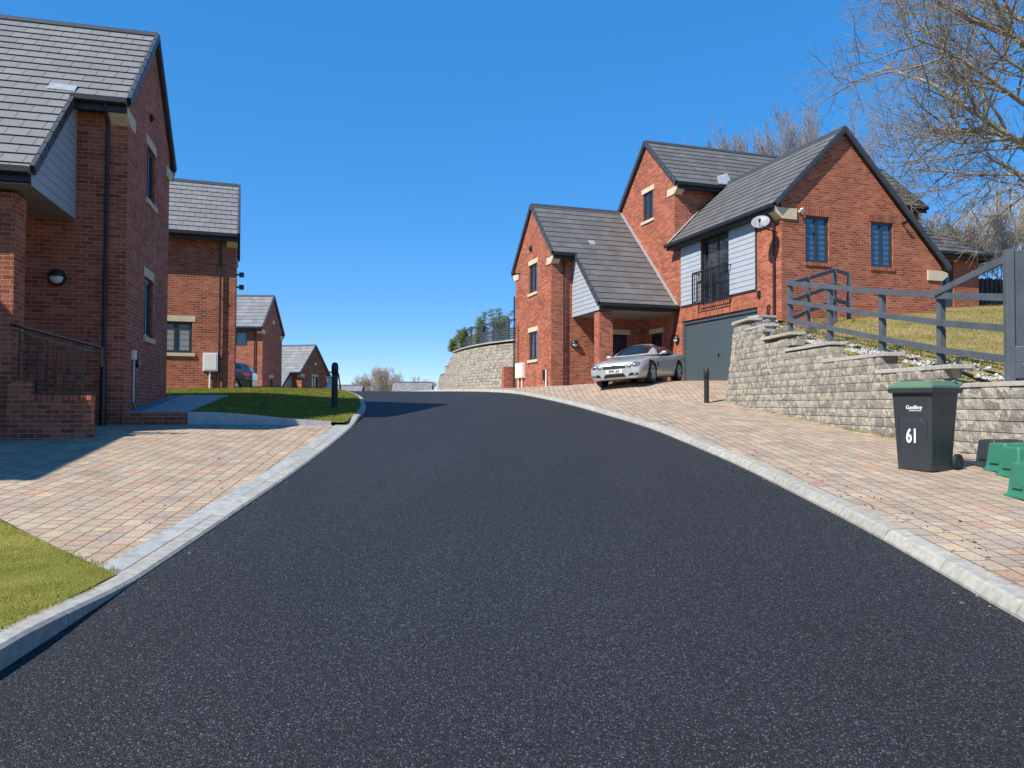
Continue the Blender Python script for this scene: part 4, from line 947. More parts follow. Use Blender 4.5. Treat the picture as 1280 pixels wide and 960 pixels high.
def farhouse(x0, x1, y, zr_, ze, lab):
    h = thing('brick_house', lab, 'house', ((x0+x1)/2, y+4, -4), 'brick houses along the road')
    mb = MB(); mb.prism([(x0, y, -4), (x0, y+8, -4), (x0, y+8, ze), (x0, y+4, zr_-.1), (x0, y, ze)], (x1-x0, 0, 0)); mb.build('wall', M['brick'], h)
    for s in (0, 1):
        e = y-.3 if s == 0 else y+8.3; roofpiece(h, (x0-.1, e, ze-.1), (x1+.1, e, ze-.1), (x0-.1, y+4, zr_), [(x0-.1, e, ze-.1), (x1+.1, e, ze-.1), (x1+.1, y+4, zr_), (x0-.1, y+4, zr_)], 'tile_n', .36)
    ridge(h, (x0-.1, y+4, zr_+.02), (x1+.1, y+4, zr_+.02))
farhouse(-22.5, -17.9, 88, 3.85, .3, 'distant grey roof just above the crest, right of the orange frame')
farhouse(-14.1, -9.6, 88, 4.25, .5, 'distant grey roof just above the crest, left of the curved block wall')
# ------------------------------------------------------------------ post and rail fence
ft = thing('rail_fence', 'grey-blue post and rail fence stepping down along the top of the block wall', 'fence', (6.9, 14.5, 2.6))
FP = [((6.60, 18.2), 3.30, 4.58), ((6.80, 16.4), 3.02, 4.22), ((7.00, 14.5), 2.69, 3.83), ((6.99, 12.5), 2.30, 3.48)]
FE = ((6.78, 10.48), 2.03, 3.26)
for (x, y), z0, z1 in FP:
    MB().box((x, y, 0), (.99, .1, 0), (-.1, .99, 0), Z, -.05, .05, -.05, .05, z0-.12, z1).build('post', M['timber'], ft, bevel=.005)
al = FP+[FE]
for i in range(4):
    (xa, ya), za0, za1 = al[i]; (xb, yb), zb0, zb1 = al[i+1]
    if i == 3: tops = [(3.40, 3.09), (2.96, 2.67), (2.52, 2.25)]
    else: tops = [(za1-.07-k*.44, zb1-.07-k*.44) for k in range(3)]
    for a, b in tops:
        MB().beam((xa-.068, ya, a), (xb-.068, yb, b), .035, .10).build('rail', M['timber'], ft, bevel=.003)
MB().beam((6.90, 12.5, 3.44), (6.74, 10.50, 3.61), .04, .10).build('brace', M['timber'], ft, bevel=.003)
# the return run behind it, up to the house
fb = thing('rail_fence', 'short run of dark-railed fence climbing from the block wall to the gable wall', 'fence', (8.2, 20.6, 4))
RP = [((7.55, 19.6), 3.6, 4.90), ((8.95, 21.3), 4.1, 5.42), ((9.55, 21.75), 4.2, 5.38)]
for (x, y), z0, z1 in RP: MB().abox(x-.05, x+.05, y-.05, y+.05, z0-.15, z1).build('post', M['timber'], fb, bevel=.005)
prev = ((6.66, 18.25), 3.3, 4.56)
for q in RP:
    for k in range(3):
        MB().beam((prev[0][0], prev[0][1]-.02, prev[2]-.05-k*.42), (q[0][0], q[0][1]-.02, q[2]-.05-k*.42), .04, .10).build('rail', M['timber'], fb, bevel=.003)
    prev = q
# close board fence at the right edge
pf = thing('board_fence', 'tall grey-blue closeboard fence with gravel boards at the right edge', 'fence', (7.3, 10.4, 2))
fd = Vector((.97, -.10, 0)).normalized(); fo = Vector((6.75, 10.45, 0)); fn = Vector((fd.y, -fd.x, 0))
MB().box(fo, fd, fn, Z, -.03, .07, -.05, .05, 1.9, 3.74).build('post', M['timber'], pf, bevel=.005)
for k in range(22):
    x = .075+k*.098
    mb = MB(); a = fo+fd*x; mb.add([a+fn*(.022)+Z*2.42, a+fd*.11+fn*.008+Z*2.42, a+fd*.11-fn*.003+Z*2.42, a-fn*.003+Z*2.42, a+fn*(.022)+Z*3.72, a+fd*.11+fn*.008+Z*3.72, a+fd*.11-fn*.003+Z*3.72, a-fn*.003+Z*3.72],
                                 [(0, 1, 5, 4), (1, 2, 6, 5), (2, 3, 7, 6), (3, 0, 4, 7), (4, 5, 6, 7), (3, 2, 1, 0)])
    mb.build('board', M['timber'], pf)
for z0, z1 in ((1.98, 2.18), (2.19, 2.41)): MB().box(fo, fd, fn, Z, .0, 2.3, .0, .045, z0, z1).build('gravel_board', M['timber'], pf, bevel=.006)
df = thing('board_fence', 'dark fence in the far corner of the lawn behind the brace of the rail fence', 'fence', (20, 31, 5.6))
mb = MB(); mb.box(Vector((18.7, 30.9, 0)), Vector((.95, .2, 0)).normalized(), Vector((-.2, .95, 0)).normalized(), Z, 0, 9, 0, .05, 5.3, 6.75)
for k in range(40): mb.box(Vector((18.7, 30.9, 0)), Vector((.95, .2, 0)).normalized(), Vector((-.2, .95, 0)).normalized(), Z, k*.22, k*.22+.12, -.03, 0, 5.3, 6.78)
mb.build('board', M['dark'], df)
# ------------------------------------------------------------------ bollards
def bollard(x, y, z, h, lab, r=.075):
    t = thing('bollard', lab, 'bollard', (x, y, z), 'black bollards')
    c = (x, y, z)
    MB().lathe(c, (0, 0, 1), [(r, -.1), (r, h-.30)], 24).build('shaft', M['dark'], t, smooth=True)
    MB().lathe(c, (0, 0, 1), [(r*.9, h-.31), (r*.9, h-.285), (r*1.08, h-.28), (r*1.1, h-.12), (r*1.02, h-.06), (r*.8, h-.02), (r*.45, h-.003), (.001, h)], 24).build('cap', M['dark'], t, smooth=True)
bollard(-4.22, 18.3, lawn2(-4.22, 18.3)-.02, 1.11, 'black dome-topped bollard standing on the left lawn')
bollard(5.15, 20.35, paveR(5.15, 20.35), .93, 'slim black bollard by the end of the block wall near the garage', r=.065)
# ------------------------------------------------------------------ wheelie bin
bf = Vector((.53, -.848, 0)).normalized()     # width direction along the front face (left -> right in view)
bd = Vector((.848, .53, 0)).normalized()       # depth direction, towards the wall
bo = Vector((4.69, 9.50, paveR(4.9, 9.2)+.005))
bn = thing('wheelie_bin', 'dark grey wheelie bin with green lid and white number in front of the block wall', 'bin', tuple(bo+bf*.25+bd*.3))
def BP(w, d, z): return bo+bf*w*1.04+bd*d*.98+Z*z*1.045
def rrect(w0, w1, d0, d1, z, r=.035, n=4):
    o = []
    for cx, cy, a0 in ((w1-r, d1-r, 0), (w0+r, d1-r, 90), (w0+r, d0+r, 180), (w1-r, d0+r, 270)):
        for i in range(n+1): t = R(a0+90*i/n); o.append(BP(cx+r*math.cos(t), cy+r*math.sin(t), z))
    return o
def loft(rings, capb=True, capt=True):
    mb = MB(); n = len(rings[0]); mb.v = [p for r_ in rings for p in r_]
    for i in range(len(rings)-1):
        for j in range(n): mb.f.append((i*n+j, i*n+(j+1) % n, (i+1)*n+(j+1) % n, (i+1)*n+j))
    if capb: mb.f.append(tuple(range(n)))
    if capt: mb.f.append(tuple(range((len(rings)-1)*n, len(rings)*n)))
    return mb
body = [rrect(.05, .43, .06, .50, 0), rrect(.035, .445, .045, .52, .02), rrect(.0, .48, .0, .60, .84), rrect(-.005, .485, -.005, .61, .90), rrect(-.03, .51, -.05, .66, .905), rrect(-.035, .515, -.055, .67, .95), rrect(-.02, .50, -.035, .65, .955)]
mb = loft(body)
# recessed-look panels as raised ribs
for w0 in (.06, .40): mb.add([BP(w0, -.012+.06*(1-.15/.9), .12), BP(w0+.02, -.012+.05, .12), BP(w0+.02, -.010+.012, .62), BP(w0, -.010+.012, .62)], [(0, 1, 2, 3)])
bb = mb.build('body', M['binbody'], bn, bevel=.004, fixn=True)
mb = MB()
def fz(z): return .055*(1-(z-.02)/.82)     # front face inset at height z
mb.prism([BP(.085, fz(.1)-.006, .10), BP(.395, fz(.1)-.006, .10), BP(.385, fz(.55)-.006, .55), BP(.35, fz(.6)-.006, .60), BP(.13, fz(.6)-.006, .60), BP(.095, fz(.55)-.006, .55)], bd*.02)
mb.build('front_panel', M['binbody'], bb, bevel=.006)
mb = MB()
mb.prism([BP(.475-.035*(1-z/.84)+.006, d, z) for d, z in ((.14, .1), (.46, .1), (.50, .70), (.42, .78), (.18, .78), (.12, .70))], -bf*.02)
mb.build('side_panel', M['binbody'], bb, bevel=.006)
text_mesh('number', '61', M['white'], bb, BP(.235, fz(.40)-.012, .40), bf, Z, .235, cx=.62, bold=.006)
text_mesh('logo', 'Gedling', M['white'], bb, BP(.27, fz(.72)-.006, .735), bf, Z, .062, cx=1.05, bold=.0012)
text_mesh('logo', 'Borough Council', M['white'], bb, BP(.285, fz(.7)-.006, .70), bf, Z, .021, bold=.0004)
lid = [rrect(-.03, .51, -.05, .60, .957), rrect(-.028, .508, -.048, .60, .985), rrect(.03, .45, .02, .56, 1.035, .05), rrect(.07, .41, .06, .54, 1.045, .05)]
lo = loft(lid).build('lid', M['binlid'], bn, bevel=.003)
text_mesh('lettering', 'CLEAN', M['binlid'], lo, BP(.24, .10, 1.047), bf, bd, .06, depth=.004)
mb = MB(); mb.tube([BP(-.0, .60, .99), BP(-.0, .68, 1.02), BP(.06, .71, 1.03), BP(.42, .71, 1.03), BP(.48, .68, 1.02), BP(.48, .60, .99)], .018, 10)
for w in (.05, .43): mb.prism([BP(w-.02, .50, 1.02), BP(w-.02, .62, 1.06), BP(w-.02, .66, .99), BP(w-.02, .50, .985)], bf*.04)
mb.build('handle', M['binlid'], lo)
mb = MB(); mb.tube([BP(.06, .64, .93), BP(.06, .73, .97), BP(.42, .73, .97), BP(.42, .64, .93)], .015, 10); mb.build('grab_bar', M['binbody'], bn)
for w in (-.005, .435):
    wh = MB().lathe(BP(w, .60, .10), bf, [(.03, .0), (.085, .0), (.10, .01), (.10, .045), (.085, .055), (.03, .055)], 24).build('wheel', M['tyre'], bn)
    MB().lathe(BP(w, .60, .10), bf, [(.001, .05), (.06, .05), (.062, .058), (.001, .062)], 20).build('hub', M['binbody'], wh)
MB().tube([BP(0, .60, .10), BP(.48, .60, .10)], .012, 8).build('axle', M['black'], bn)
# recycling boxes lying upside down
def crate(x, y, rot, lab, tilt=0, sc=1.0, m='crate'):
    z = paveR(x, y)+.004; X = Vector((math.cos(rot), math.sin(rot), 0)); Y = Vector((-math.sin(rot), math.cos(rot), 0)); o = Vector((x, y, z))
    t = thing('recycling_box', lab, 'box', (x, y, z), 'recycling boxes beside the bin')
    Zt = (Z+X*tilt).normalized()
    def ring(a, b, h, r=.03, n=3):
        q = []
        for cx, cy, a0 in ((a-r, b-r, 0), (-a+r, b-r, 90), (-a+r, -b+r, 180), (a-r, -b+r, 270)):
            for i in range(n+1): u_ = R(a0+90*i/n); q.append(o+X*(cx+r*math.cos(u_))+Y*(cy+r*math.sin(u_))+Zt*h)
        return q
    A, B, H = .24*sc, .17*sc, .34*sc
    mb = loft([ring(A+.02, B+.02, .0), ring(A+.022, B+.022, .028), ring(A+.004, B+.004, .032), ring(A-.005, B-.005, .06), ring(A-.03, B-.03, H-.02), ring(A-.04, B-.04, H)])
    for k in (-1, 0, 1):
        mb.box(o+Zt*.05, X, Y, Zt, k*.13-.03, k*.13+.03, -B+.004, -B+.03, 0, H-.12)
    b = mb.build('tub', M[m], t, bevel=.004)
    for k in (-1, 1): MB().box(o+Zt*H, X, Y, Zt, k*.12-.05, k*.12+.05, -.08, .08, 0, .006).build('foot', M[m], t)
    MB().box(o, X, Y, Zt, -A-.012, -A+.01, -.07, .07, .10, .13).build('grip', M[m], t)
crate(6.02, 9.26, .10, 'green recycling box upside down, closest to the bin wheel'); crate(5.93, 8.86, .06, 'green recycling box upside down, middle one of the three', sc=1.02); crate(5.23, 7.60, .02, 'green recycling box upside down, nearest the camera at the right edge', sc=1.04)
crate(6.10, 9.60, .10, 'box between the wheelie bin and the first green recycling box, black to stand for the shade there', m='binbody')  # shade beside the bin is put into this box's black colour
# ------------------------------------------------------------------ cars
def interp(tab, x, c):
    xs = [r[0] for r in tab]; ys = [r[c] for r in tab]; o = np.argsort(xs)
    xs = np.array(xs)[o]; ys = np.array(ys)[o]
    # smooth (pchip-like cubic through points)
    x = min(max(x, xs[0]), xs[-1]); i = min(np.searchsorted(xs, x, side='right')-1, len(xs)-2); h = xs[i+1]-xs[i]; t = (x-xs[i])/h
    d = np.diff(ys)/np.diff(xs)
    def sl(k):
        if k == 0: return d[0]
        if k == len(xs)-1: return d[-1]
        return 0 if d[k-1]*d[k] <= 0 else 2*d[k-1]*d[k]/(d[k-1]+d[k])
    m0, m1 = sl(i), sl(i+1)
    return float((2*t**3-3*t*t+1)*ys[i]+(t**3-2*t*t+t)*h*m0+(-2*t**3+3*t*t)*ys[i+1]+(t**3-t*t)*h*m1)
def apply_mesh(o, coll=None):
    dg = bpy.context.evaluated_depsgraph_get(); me = bpy.data.meshes.new_from_object(o.evaluated_get(dg)); return me
def car(root, T, tab, gh, paint, wb, wr, ylim):
    """tab rows: x, half width, z bottom, z shoulder, z top(centre); gh rows: x, half width base, z base, z top, half width top"""
    xs = np.concatenate([np.linspace(tab[0][0], tab[0][0]-.35, 12), np.linspace(tab[0][0]-.4, tab[-1][0]+.4, 52), np.linspace(tab[-1][0]+.35, tab[-1][0], 12)])
    mb = MB(); K = 25
    for x in xs:
        w, zb, zs, zt = (interp(tab, x, c) for c in (1, 2, 3, 4))
        half = []
        for a in np.linspace(0, 1, K):
            if a < .16: q = a/.16; y, z = w*.86*q, zb
            elif a < .62:
                q = (a-.16)/.46; z = zb+(zs-zb)*q; tuck = .14*(1-q)**3+.085*q**5; belly = .018*math.exp(-((q-.42)/.07)**2); y = w*(1-tuck+belly*.5)
            else:
                q = (a-.62)/.38; t = q*math.pi/2; y = w*(1-.085)*math.cos(t)**.75; z = zs+(zt-zs)*math.sin(t)**.8
            half.append((y, z))
        ring = half+[(-y, z) for y, z in half[-2:0:-1]]
        mb.v += [Vector((x, y, z)) for y, z in ring]
    n = 2*K-2
    for i in range(len(xs)-1):
        for j in range(n): mb.f.append((i*n+j, i*n+(j+1) % n, (i+1)*n+(j+1) % n, (i+1)*n+j))
    mb.f.append(tuple(range(n))); mb.f.append(tuple(range((len(xs)-1)*n, len(xs)*n)))
    tmp = mb.build('tmp', M[paint], None, smooth=True)
    cut = MB()
    for ax in (0, -wb):
        for sg in (-1, 1): cut.lathe((ax, sg*(ylim-.26), wr+.01), (0, sg, 0), [(.001, 0), (wr+.045, 0), (wr+.045, .6), (.001, .6)], 40)
    cu = cut.build('cut', M['black'], None)
    bo_ = tmp.modifiers.new('b', 'BOOLEAN'); bo_.operation = 'DIFFERENCE'; bo_.object = cu; bo_.solver = 'EXACT'; bo_.material_mode = 'TRANSFER' if hasattr(bo_, 'material_mode') else None
    me = apply_mesh(tmp); bvh_src = tmp.data
    bv = BVHTree.FromPolygons([v.co.copy() for v in bvh_src.vertices], [tuple(p.vertices) for p in bvh_src.polygons])
    bpy.data.objects.remove(tmp); bpy.data.objects.remove(cu)
    def place(name, mb_or_me, m, parent, smooth=True, bevel=0):
        if isinstance(mb_or_me, MB):
            mb_or_me.v = [T @ v for v in mb_or_me.v]; return mb_or_me.build(name, m, parent, smooth=smooth, bevel=bevel)
        me_ = mb_or_me; me_.transform(Matrix.Translation(-Vector(root.location)) @ T)
        o = bpy.data.objects.new(name, me_); S.collection.objects.link(o); o.parent = parent
        return o
    body = place('body', me, None, root)
    for p in body.data.polygons: p.use_smooth = True
    es = body.modifiers.new('w', 'WEIGHTED_NORMAL')
    # greenhouse
    def G(x, a, off=0):
        wb_, zb_, zt_, wt_ = (interp(gh, x, c) for c in (1, 2, 3, 4))
        t = a*math.pi/2; e = .62
        cy, cz = math.cos(t)**e, math.sin(t)**e
        y = cy*(wb_*(1-cz)+max(wt_, .01)*cz/max(cy, .25) if False else wb_-(wb_-wt_)*min(cz*1.02, 1)) ; z = zb_+(zt_-zb_)*cz
        y = y if a < .999 else 0
        return Vector((x, max(0, y+off*math.cos(t)), z+off*math.sin(t)))
    gx = np.linspace(gh[0][0], gh[-1][0], 46); ga = np.linspace(0, 1, 15); mb = MB()
    for x in gx:
        r_ = [G(x, a) for a in ga]; mb.v += r_+[Vector((p.x, -p.y, p.z)) for p in r_[-2::-1]]
    n = 29
    for i in range(len(gx)-1):
        for j in range(n-1): mb.f.append((i*n+j, i*n+j+1, (i+1)*n+j+1, (i+1)*n+j))
    place('roof', mb, M[paint], body)
    def gpatch(name, fx, a0, a1, sgn=(1,), m='carglass', na=12, nx=14):
        for s_ in sgn:
            mb = MB()
            for i in range(na+1):
                a = a0+(a1-a0)*i/na; xa, xb = fx(a)
                for j in range(nx+1): p = G(xa+(xb-xa)*j/nx, a, .007); mb.v.append(Vector((p.x, p.y*s_, p.z+.002)))
            for i in range(na):
                for j in range(nx): o = i*(nx+1)+j; mb.f.append((o, o+1, o+nx+2, o+nx+1))
            place(name, mb, M[m], body)
    def surf(name, poly, m, depth=.004, axis='x', sg=1, parent=None, n=10, thick=0):
        # poly: quad corners (y,z) for axis x, (x,z) for axis y; projected on the body
        mb = MB(); c = poly
        for i in range(n+1):
            for j in range(n+1):
                u_, v_ = i/n, j/n
                q = [(c[0][k]*(1-u_)+c[1][k]*u_)*(1-v_)+(c[3][k]*(1-u_)+c[2][k]*u_)*v_ for k in (0, 1)]
                if axis == 'x': h = bv.ray_cast(Vector((3*sg, q[0], q[1])), Vector((-sg, 0, 0))); 
                else: h = bv.ray_cast(Vector((q[0], 3*sg, q[1])), Vector((0, -sg, 0)))
                p = h[0] if h[0] is not None else Vector((0, q[0], q[1])); nn_ = h[1] if h[1] is not None else Vector((1, 0, 0))
                p = p+Vector((sg*depth, 0, 0) if axis == 'x' else (0, sg*depth, 0)); mb.v.append(p)
        for i in range(n):
            for j in range(n): o = i*(n+1)+j; mb.f.append((o, o+1, o+n+2, o+n+1))
        return place(name, mb, M[m], parent or body)
    def oval(name, cy, cz, ry, rz, m, depth, axis='x', sg=1, parent=None, dome=.02):
        mb = MB(); R_n, K_ = 5, 20
        def hit(a, b):
            h = bv.ray_cast(Vector((3*sg, a, b)) if axis == 'x' else Vector((a, 3*sg, b)), Vector((-sg, 0, 0)) if axis == 'x' else Vector((0, -sg, 0)))
            return h[0] if h[0] is not None else None
        c0 = hit(cy, cz); mb.v.append(c0+Vector((sg*(depth+dome), 0, 0)))
        for i in range(1, R_n+1):
            for j in range(K_):
                t = 2*math.pi*j/K_; p = hit(cy+ry*math.cos(t)*i/R_n, cz+rz*math.sin(t)*i/R_n) or c0; mb.v.append(p+Vector((sg*(depth+dome*(1-(i/R_n)**2)), 0, 0)))
        for j in range(K_): mb.f.append((0, 1+j, 1+(j+1) % K_))
        for i in range(R_n-1):
            for j in range(K_): mb.f.append((1+i*K_+j, 1+i*K_+(j+1) % K_, 1+(i+1)*K_+(j+1) % K_, 1+(i+1)*K_+j))
        return place(name, mb, M[m], parent or body)
    # wheels
    for ax in (0, -wb):
        for sg in (-1, 1):
            c = Vector((ax, sg*(ylim-.235), wr)); A = Vector((0, sg, 0))
            mb = MB().lathe(c, A, [(wr*.66, 0), (wr*.95, 0), (wr, .03), (wr, .185), (wr*.95, .215), (wr*.70, .22), (wr*.68, .19)], 36)
            w = place('wheel', mb, M['tyre'], root)
            mb = MB().lathe(c, A, [(wr*.71, .19), (wr*.72, .215), (wr*.67, .205), (wr*.65, .08), (.05, .075)], 36)
            for k in range(5):
                for dk in (-.12, .12):
                    t = 2*math.pi*k/5+.3; d1 = Vector((math.cos(t+dk*.4), 0, math.sin(t+dk*.4))); d2 = Vector((math.cos(t+dk*1.3), 0, math.sin(t+dk*1.3)))
                    mb.beam(c+A*.19+d1*.05, c+A*.195+d2*wr*.67, .034, .03, A)
            mb.lathe(c, A, [(.075, .12), (.07, .205), (.001, .21)], 16)
            place('rim', mb, M['alloy'], w, smooth=False)
    return body, place, G, gpatch, surf, oval
def frameT(FR, FL, RR, ylim, mirror=1):
    FR, FL, RR = Vector(FR), Vector(FL), Vector(RR); # FR here: the car's left front contact etc. given in world
    x = (FR-RR).normalized(); y = (FR-FL); y = (y-x*y.dot(x)).normalized(); z = x.cross(y)
    o = (FR+FL)/2; m = Matrix((x, y, z)).transposed().to_4x4(); m.translation = o; return m
# silver coupe: near side (the car's left) is towards the camera
T1 = frameT((4.20, 23.25, paveR(4.20, 23.25)), (2.85, 24.05, paveR(2.85, 24.05)), (5.47, 25.46, paveR(5.47, 25.46)), .9)
print('car z', T1)
c1 = thing('parked_car', 'silver two-door coupe parked in front of the right house porch', 'car', tuple(T1.translation))
tab = [(.90, .50, .26, .50, .60), (.885, .66, .22, .54, .645), (.84, .77, .19, .58, .68), (.73, .845, .18, .625, .72), (.5, .89, .17, .675, .77), (.2, .905, .16, .715, .815), (-.2, .91, .16, .755, .865), (-.65, .91, .16, .78, .895), (-1.3, .905, .16, .795, .895), (-2.0, .91, .16, .82, .91), (-2.56, .915, .17, .86, .945), (-3.0, .90, .19, .88, .965), (-3.35, .86, .23, .86, .95), (-3.55, .78, .30, .80, .90), (-3.64, .62, .38, .70, .80)]
gh = [(-.50, .70, .885, .90, .60), (-.75, .74, .885, 1.03, .60), (-1.05, .76, .89, 1.18, .58), (-1.3, .77, .90, 1.255, .555), (-1.6, .775, .90, 1.29, .54), (-2.0, .77, .91, 1.275, .53), (-2.35, .75, .92, 1.215, .52), (-2.65, .71, .93, 1.11, .52), (-2.95, .64, .93, .975, .5)]
body, place, G, gp, surf, oval = car(c1, T1, tab, gh, 'silver', 2.56, .325, .91)
gp('windscreen', lambda a: (-.56-.10*(1-a), -1.24+.03*(1-a)), .46, 1.0, (1, -1))
gp('side_window', lambda a: (-.98-.45*a, -2.6+.6*a), .0, .52, (1, -1)); gp('rear_window', lambda a: (-2.2-.1*(1-a), -2.86), .5, 1.0, (1, -1))
# front face
gr = surf('grille', [(-.37, .51), (.37, .51), (.33, .615), (-.33, .615)], 'black', .008)
for z in (.535, .56, .583): surf('grille_bar', [(-.34, z-.006), (.34, z-.006), (.33, z+.006), (-.33, z+.006)], 'chrome', .016, parent=gr, n=8)
surf('grille_frame', [(-.35, .602), (.35, .602), (.33, .622), (-.33, .622)], 'chrome', .012, parent=gr, n=8)
h = .925; st = MB(); c = Vector((h, 0, .56))
for k in range(24):
    t0, t1 = 2*math.pi*k/24, 2*math.pi*(k+1)/24; st.beam(c+Vector((0, math.cos(t0), math.sin(t0)))*.062, c+Vector((0, math.cos(t1), math.sin(t1)))*.062, .012, .01, (1, 0, 0))
for k in range(3):
    t = math.pi/2+2*math.pi*k/3; d = Vector((0, math.cos(t), math.sin(t))); e = Vector((0, -math.sin(t), math.cos(t)))
    st.prism([c+e*.013-Vector((.006, 0, 0)), c+d*.06-Vector((.006, 0, 0)), c-e*.013-Vector((.006, 0, 0))], (.012, 0, 0))
place('emblem', st, M['chrome'], gr, smooth=False)
lens_m = M['lens']
for s in (1, -1):
    a = oval('headlight', s*.66, .60, .125, .085, 'lens', .004, dome=.03); oval('headlight', s*.47, .575, .085, .07, 'lens', .006, dome=.02)
    for cy, cz, r_ in ((.655, .60, .055), (.47, .575, .045)): oval('reflector', s*cy, cz, r_, r_*.9, 'chrome', .025 if cy > .5 else .02, parent=a, dome=.012)
    surf('air_intake', [(s*.42, .265), (s*.72, .285), (s*.74, .335), (s*.50, .36)], 'black', .006)
    oval('fog_light', s*.63, .305, .05, .03, 'lens', .012)
surf('air_intake', [(-.36, .255), (.36, .255), (.30, .345), (-.30, .345)], 'black', .007)
pl = surf('number_plate', [(-.26, .375), (.26, .375), (.26, .485), (-.26, .485)], 'plate', .02, n=4)
tx = text_mesh('lettering', 'SF09 ULP', M['black'], pl, T1 @ Vector((.93, 0, .43)), T1.to_3x3() @ Vector((0, 1, 0)), T1.to_3x3() @ Vector((0, 0, 1)), .105, bold=.0015, cx=.86)
surf('vent', [(-.42, .50), (-.54, .50), (-.55, .64), (-.44, .66)], 'black', .004, axis='y', n=6)
for sgn in (1, -1):
    mb = MB(); cm = Vector((-1.0, sgn*.93, .94))
    for i in range(9):
        a = math.pi*i/8
        for j in range(14): b = 2*math.pi*j/14; mb.v.append(cm+Vector((.05*math.sin(a)*math.cos(b)-.0, .095*math.cos(a), .055*math.sin(a)*math.sin(b))))
    for i in range(8):
        for j in range(14): mb.f.append((i*14+j, i*14+(j+1) % 14, (i+1)*14+(j+1) % 14, (i+1)*14+j))
    mb.tube([(-1.0, sgn*.78, .90), (-1.0, sgn*.88, .92)], .025, 8)
    place('mirror', mb, M['silver'], body)
for x in (-1.02, -2.25): surf('door_seam', [(x, .24), (x-.01, .24), (x-.01, .86), (x, .86)], 'black', .002, axis='y', n=8)
surf('side_skirt', [(-.42, .20), (-2.15, .20), (-2.15, .235), (-.42, .235)], 'silver', .02, axis='y', n=16)
mb = MB(); mb.box((0, 0, 0), (1, 0, 0), (0, 1, 0), Z, -2.25, -2.08, .90, .935, .745, .77); place('handle', mb, M['chrome'], body)
surf('bonnet_seam', [(.70, .0), (.70, .0), (.70, .0), (.70, .0)], 'black', .001) if False else None
# dark grey hatchback on the left, seen from its rear quarter
yl = 35.2; zl = zr(35)+.22
T2 = Matrix((Vector((-.985, -.17, 0)), Vector((.17, -.985, 0)), Vector((0, 0, 1)))).transposed().to_4x4(); T2.translation = (-15.27, 35.0, 2.07)
c2 = thing('parked_car', 'dark grey hatchback parked beyond the second left house, only its tail showing', 'car', tuple(T2.translation))
tab2 = [(.82, .60, .30, .55, .62), (.7, .80, .22, .66, .74), (.4, .87, .18, .78, .88), (-.3, .895, .17, .88, .97), (-1.0, .90, .17, .93, 1.0), (-2.0, .90, .17, .96, 1.0), (-2.6, .90, .18, .98, 1.02), (-3.1, .87, .22, .98, 1.02), (-3.35, .80, .28, .92, .98), (-3.42, .72, .34, .86, .92)]
gh2 = [(-.35, .70, .93, .96, .62), (-.7, .76, .95, 1.15, .60), (-1.1, .78, .96, 1.38, .57), (-1.5, .79, .96, 1.45, .56), (-2.2, .79, .97, 1.46, .56), (-2.8, .78, .98, 1.42, .55), (-3.05, .76, .98, 1.33, .54), (-3.35, .70, .97, 1.0, .54)]
b2, pl2, G2, gp2, sf2, ov2 = car(c2, T2, tab2, gh2, 'greycar', 2.58, .32, .90)
gp2('side_window', lambda a: (-.95-.45*a, -2.95+.2*a), .10, .42, (1, -1)); gp2('rear_window', lambda a: (-2.98, -3.28), .45, .85, (1, -1)); gp2('windscreen', lambda a: (-.42, -1.05), .5, 1, (1, -1))
sf2('tail_light', [(-3.08, .80), (-3.36, .78), (-3.36, .90), (-3.0, .93)], 'redlens', .006, axis='y', n=6)
sf2('tail_light', [(.45, .80), (.74, .80), (.74, .91), (.45, .91)], 'redlens', .006, axis='x', sg=-1, n=6)
sf2('bumper', [(-.7, .38), (.7, .38), (.7, .5), (-.7, .5)], 'black', .01, axis='x', sg=-1, n=6)
# ------------------------------------------------------------------ orange frame beyond the bollard
bt = thing('barrier', 'orange-red tubular frame with white sheeting behind the left bollard', 'barrier', (-7.1, 30, 2.15))
bz = 2.12
mb = MB()
mb.tube([(-7.46, 30, bz), (-7.42, 30, bz+.66), (-7.36, 30, bz+.72), (-6.86, 30.1, bz+.72), (-6.80, 30.1, bz+.66), (-6.70, 30.1, bz)], .028, 8); mb.tube([(-7.40, 30.35, bz), (-7.38, 30.3, bz+.62), (-6.85, 30.4, bz+.62), (-6.8, 30.4, bz)], .022, 8)
mb.tube([(-7.40, 30, bz+.5), (-6.8, 30.1, bz+.5)], .02, 8); mb.tube([(-7.44, 30, bz+.1), (-7.2, 30.1, bz+.32), (-7.1, 30.1, bz+.1)], .025, 8)
mb.build('frame', M['orange'], bt)
mb = MB(); mb.add([(-7.22, 30.02, bz+.15), (-6.86, 30.08, bz+.12), (-6.84, 30.08, bz+.56), (-7.2, 30.02, bz+.56), (-7.22, 30.04, bz+.15), (-6.86, 30.10, bz+.12), (-6.84, 30.10, bz+.56), (-7.2, 30.04, bz+.56)], [(0, 1, 2, 3), (7, 6, 5, 4), (0, 4, 5, 1), (1, 5, 6, 2), (2, 6, 7, 3), (3, 7, 4, 0)])
mb.build('sheeting', M['white'], bt)
mb = MB(); cc = Vector((-7.1, 29.9, bz+.06))
for i in range(7):
    a = math.pi*i/6
    for j in range(12): b = 2*math.pi*j/12; mb.v.append(cc+Vector((.30*math.sin(a)*math.cos(b), .2*math.sin(a)*math.sin(b), .10*math.cos(a)+random.uniform(-.01, .01))))
for i in range(6):
    for j in range(12): mb.f.append((i*12+j, i*12+(j+1) % 12, (i+1)*12+(j+1) % 12, (i+1)*12+j))
mb.build('sand_bag', M['white'], bt, smooth=True)
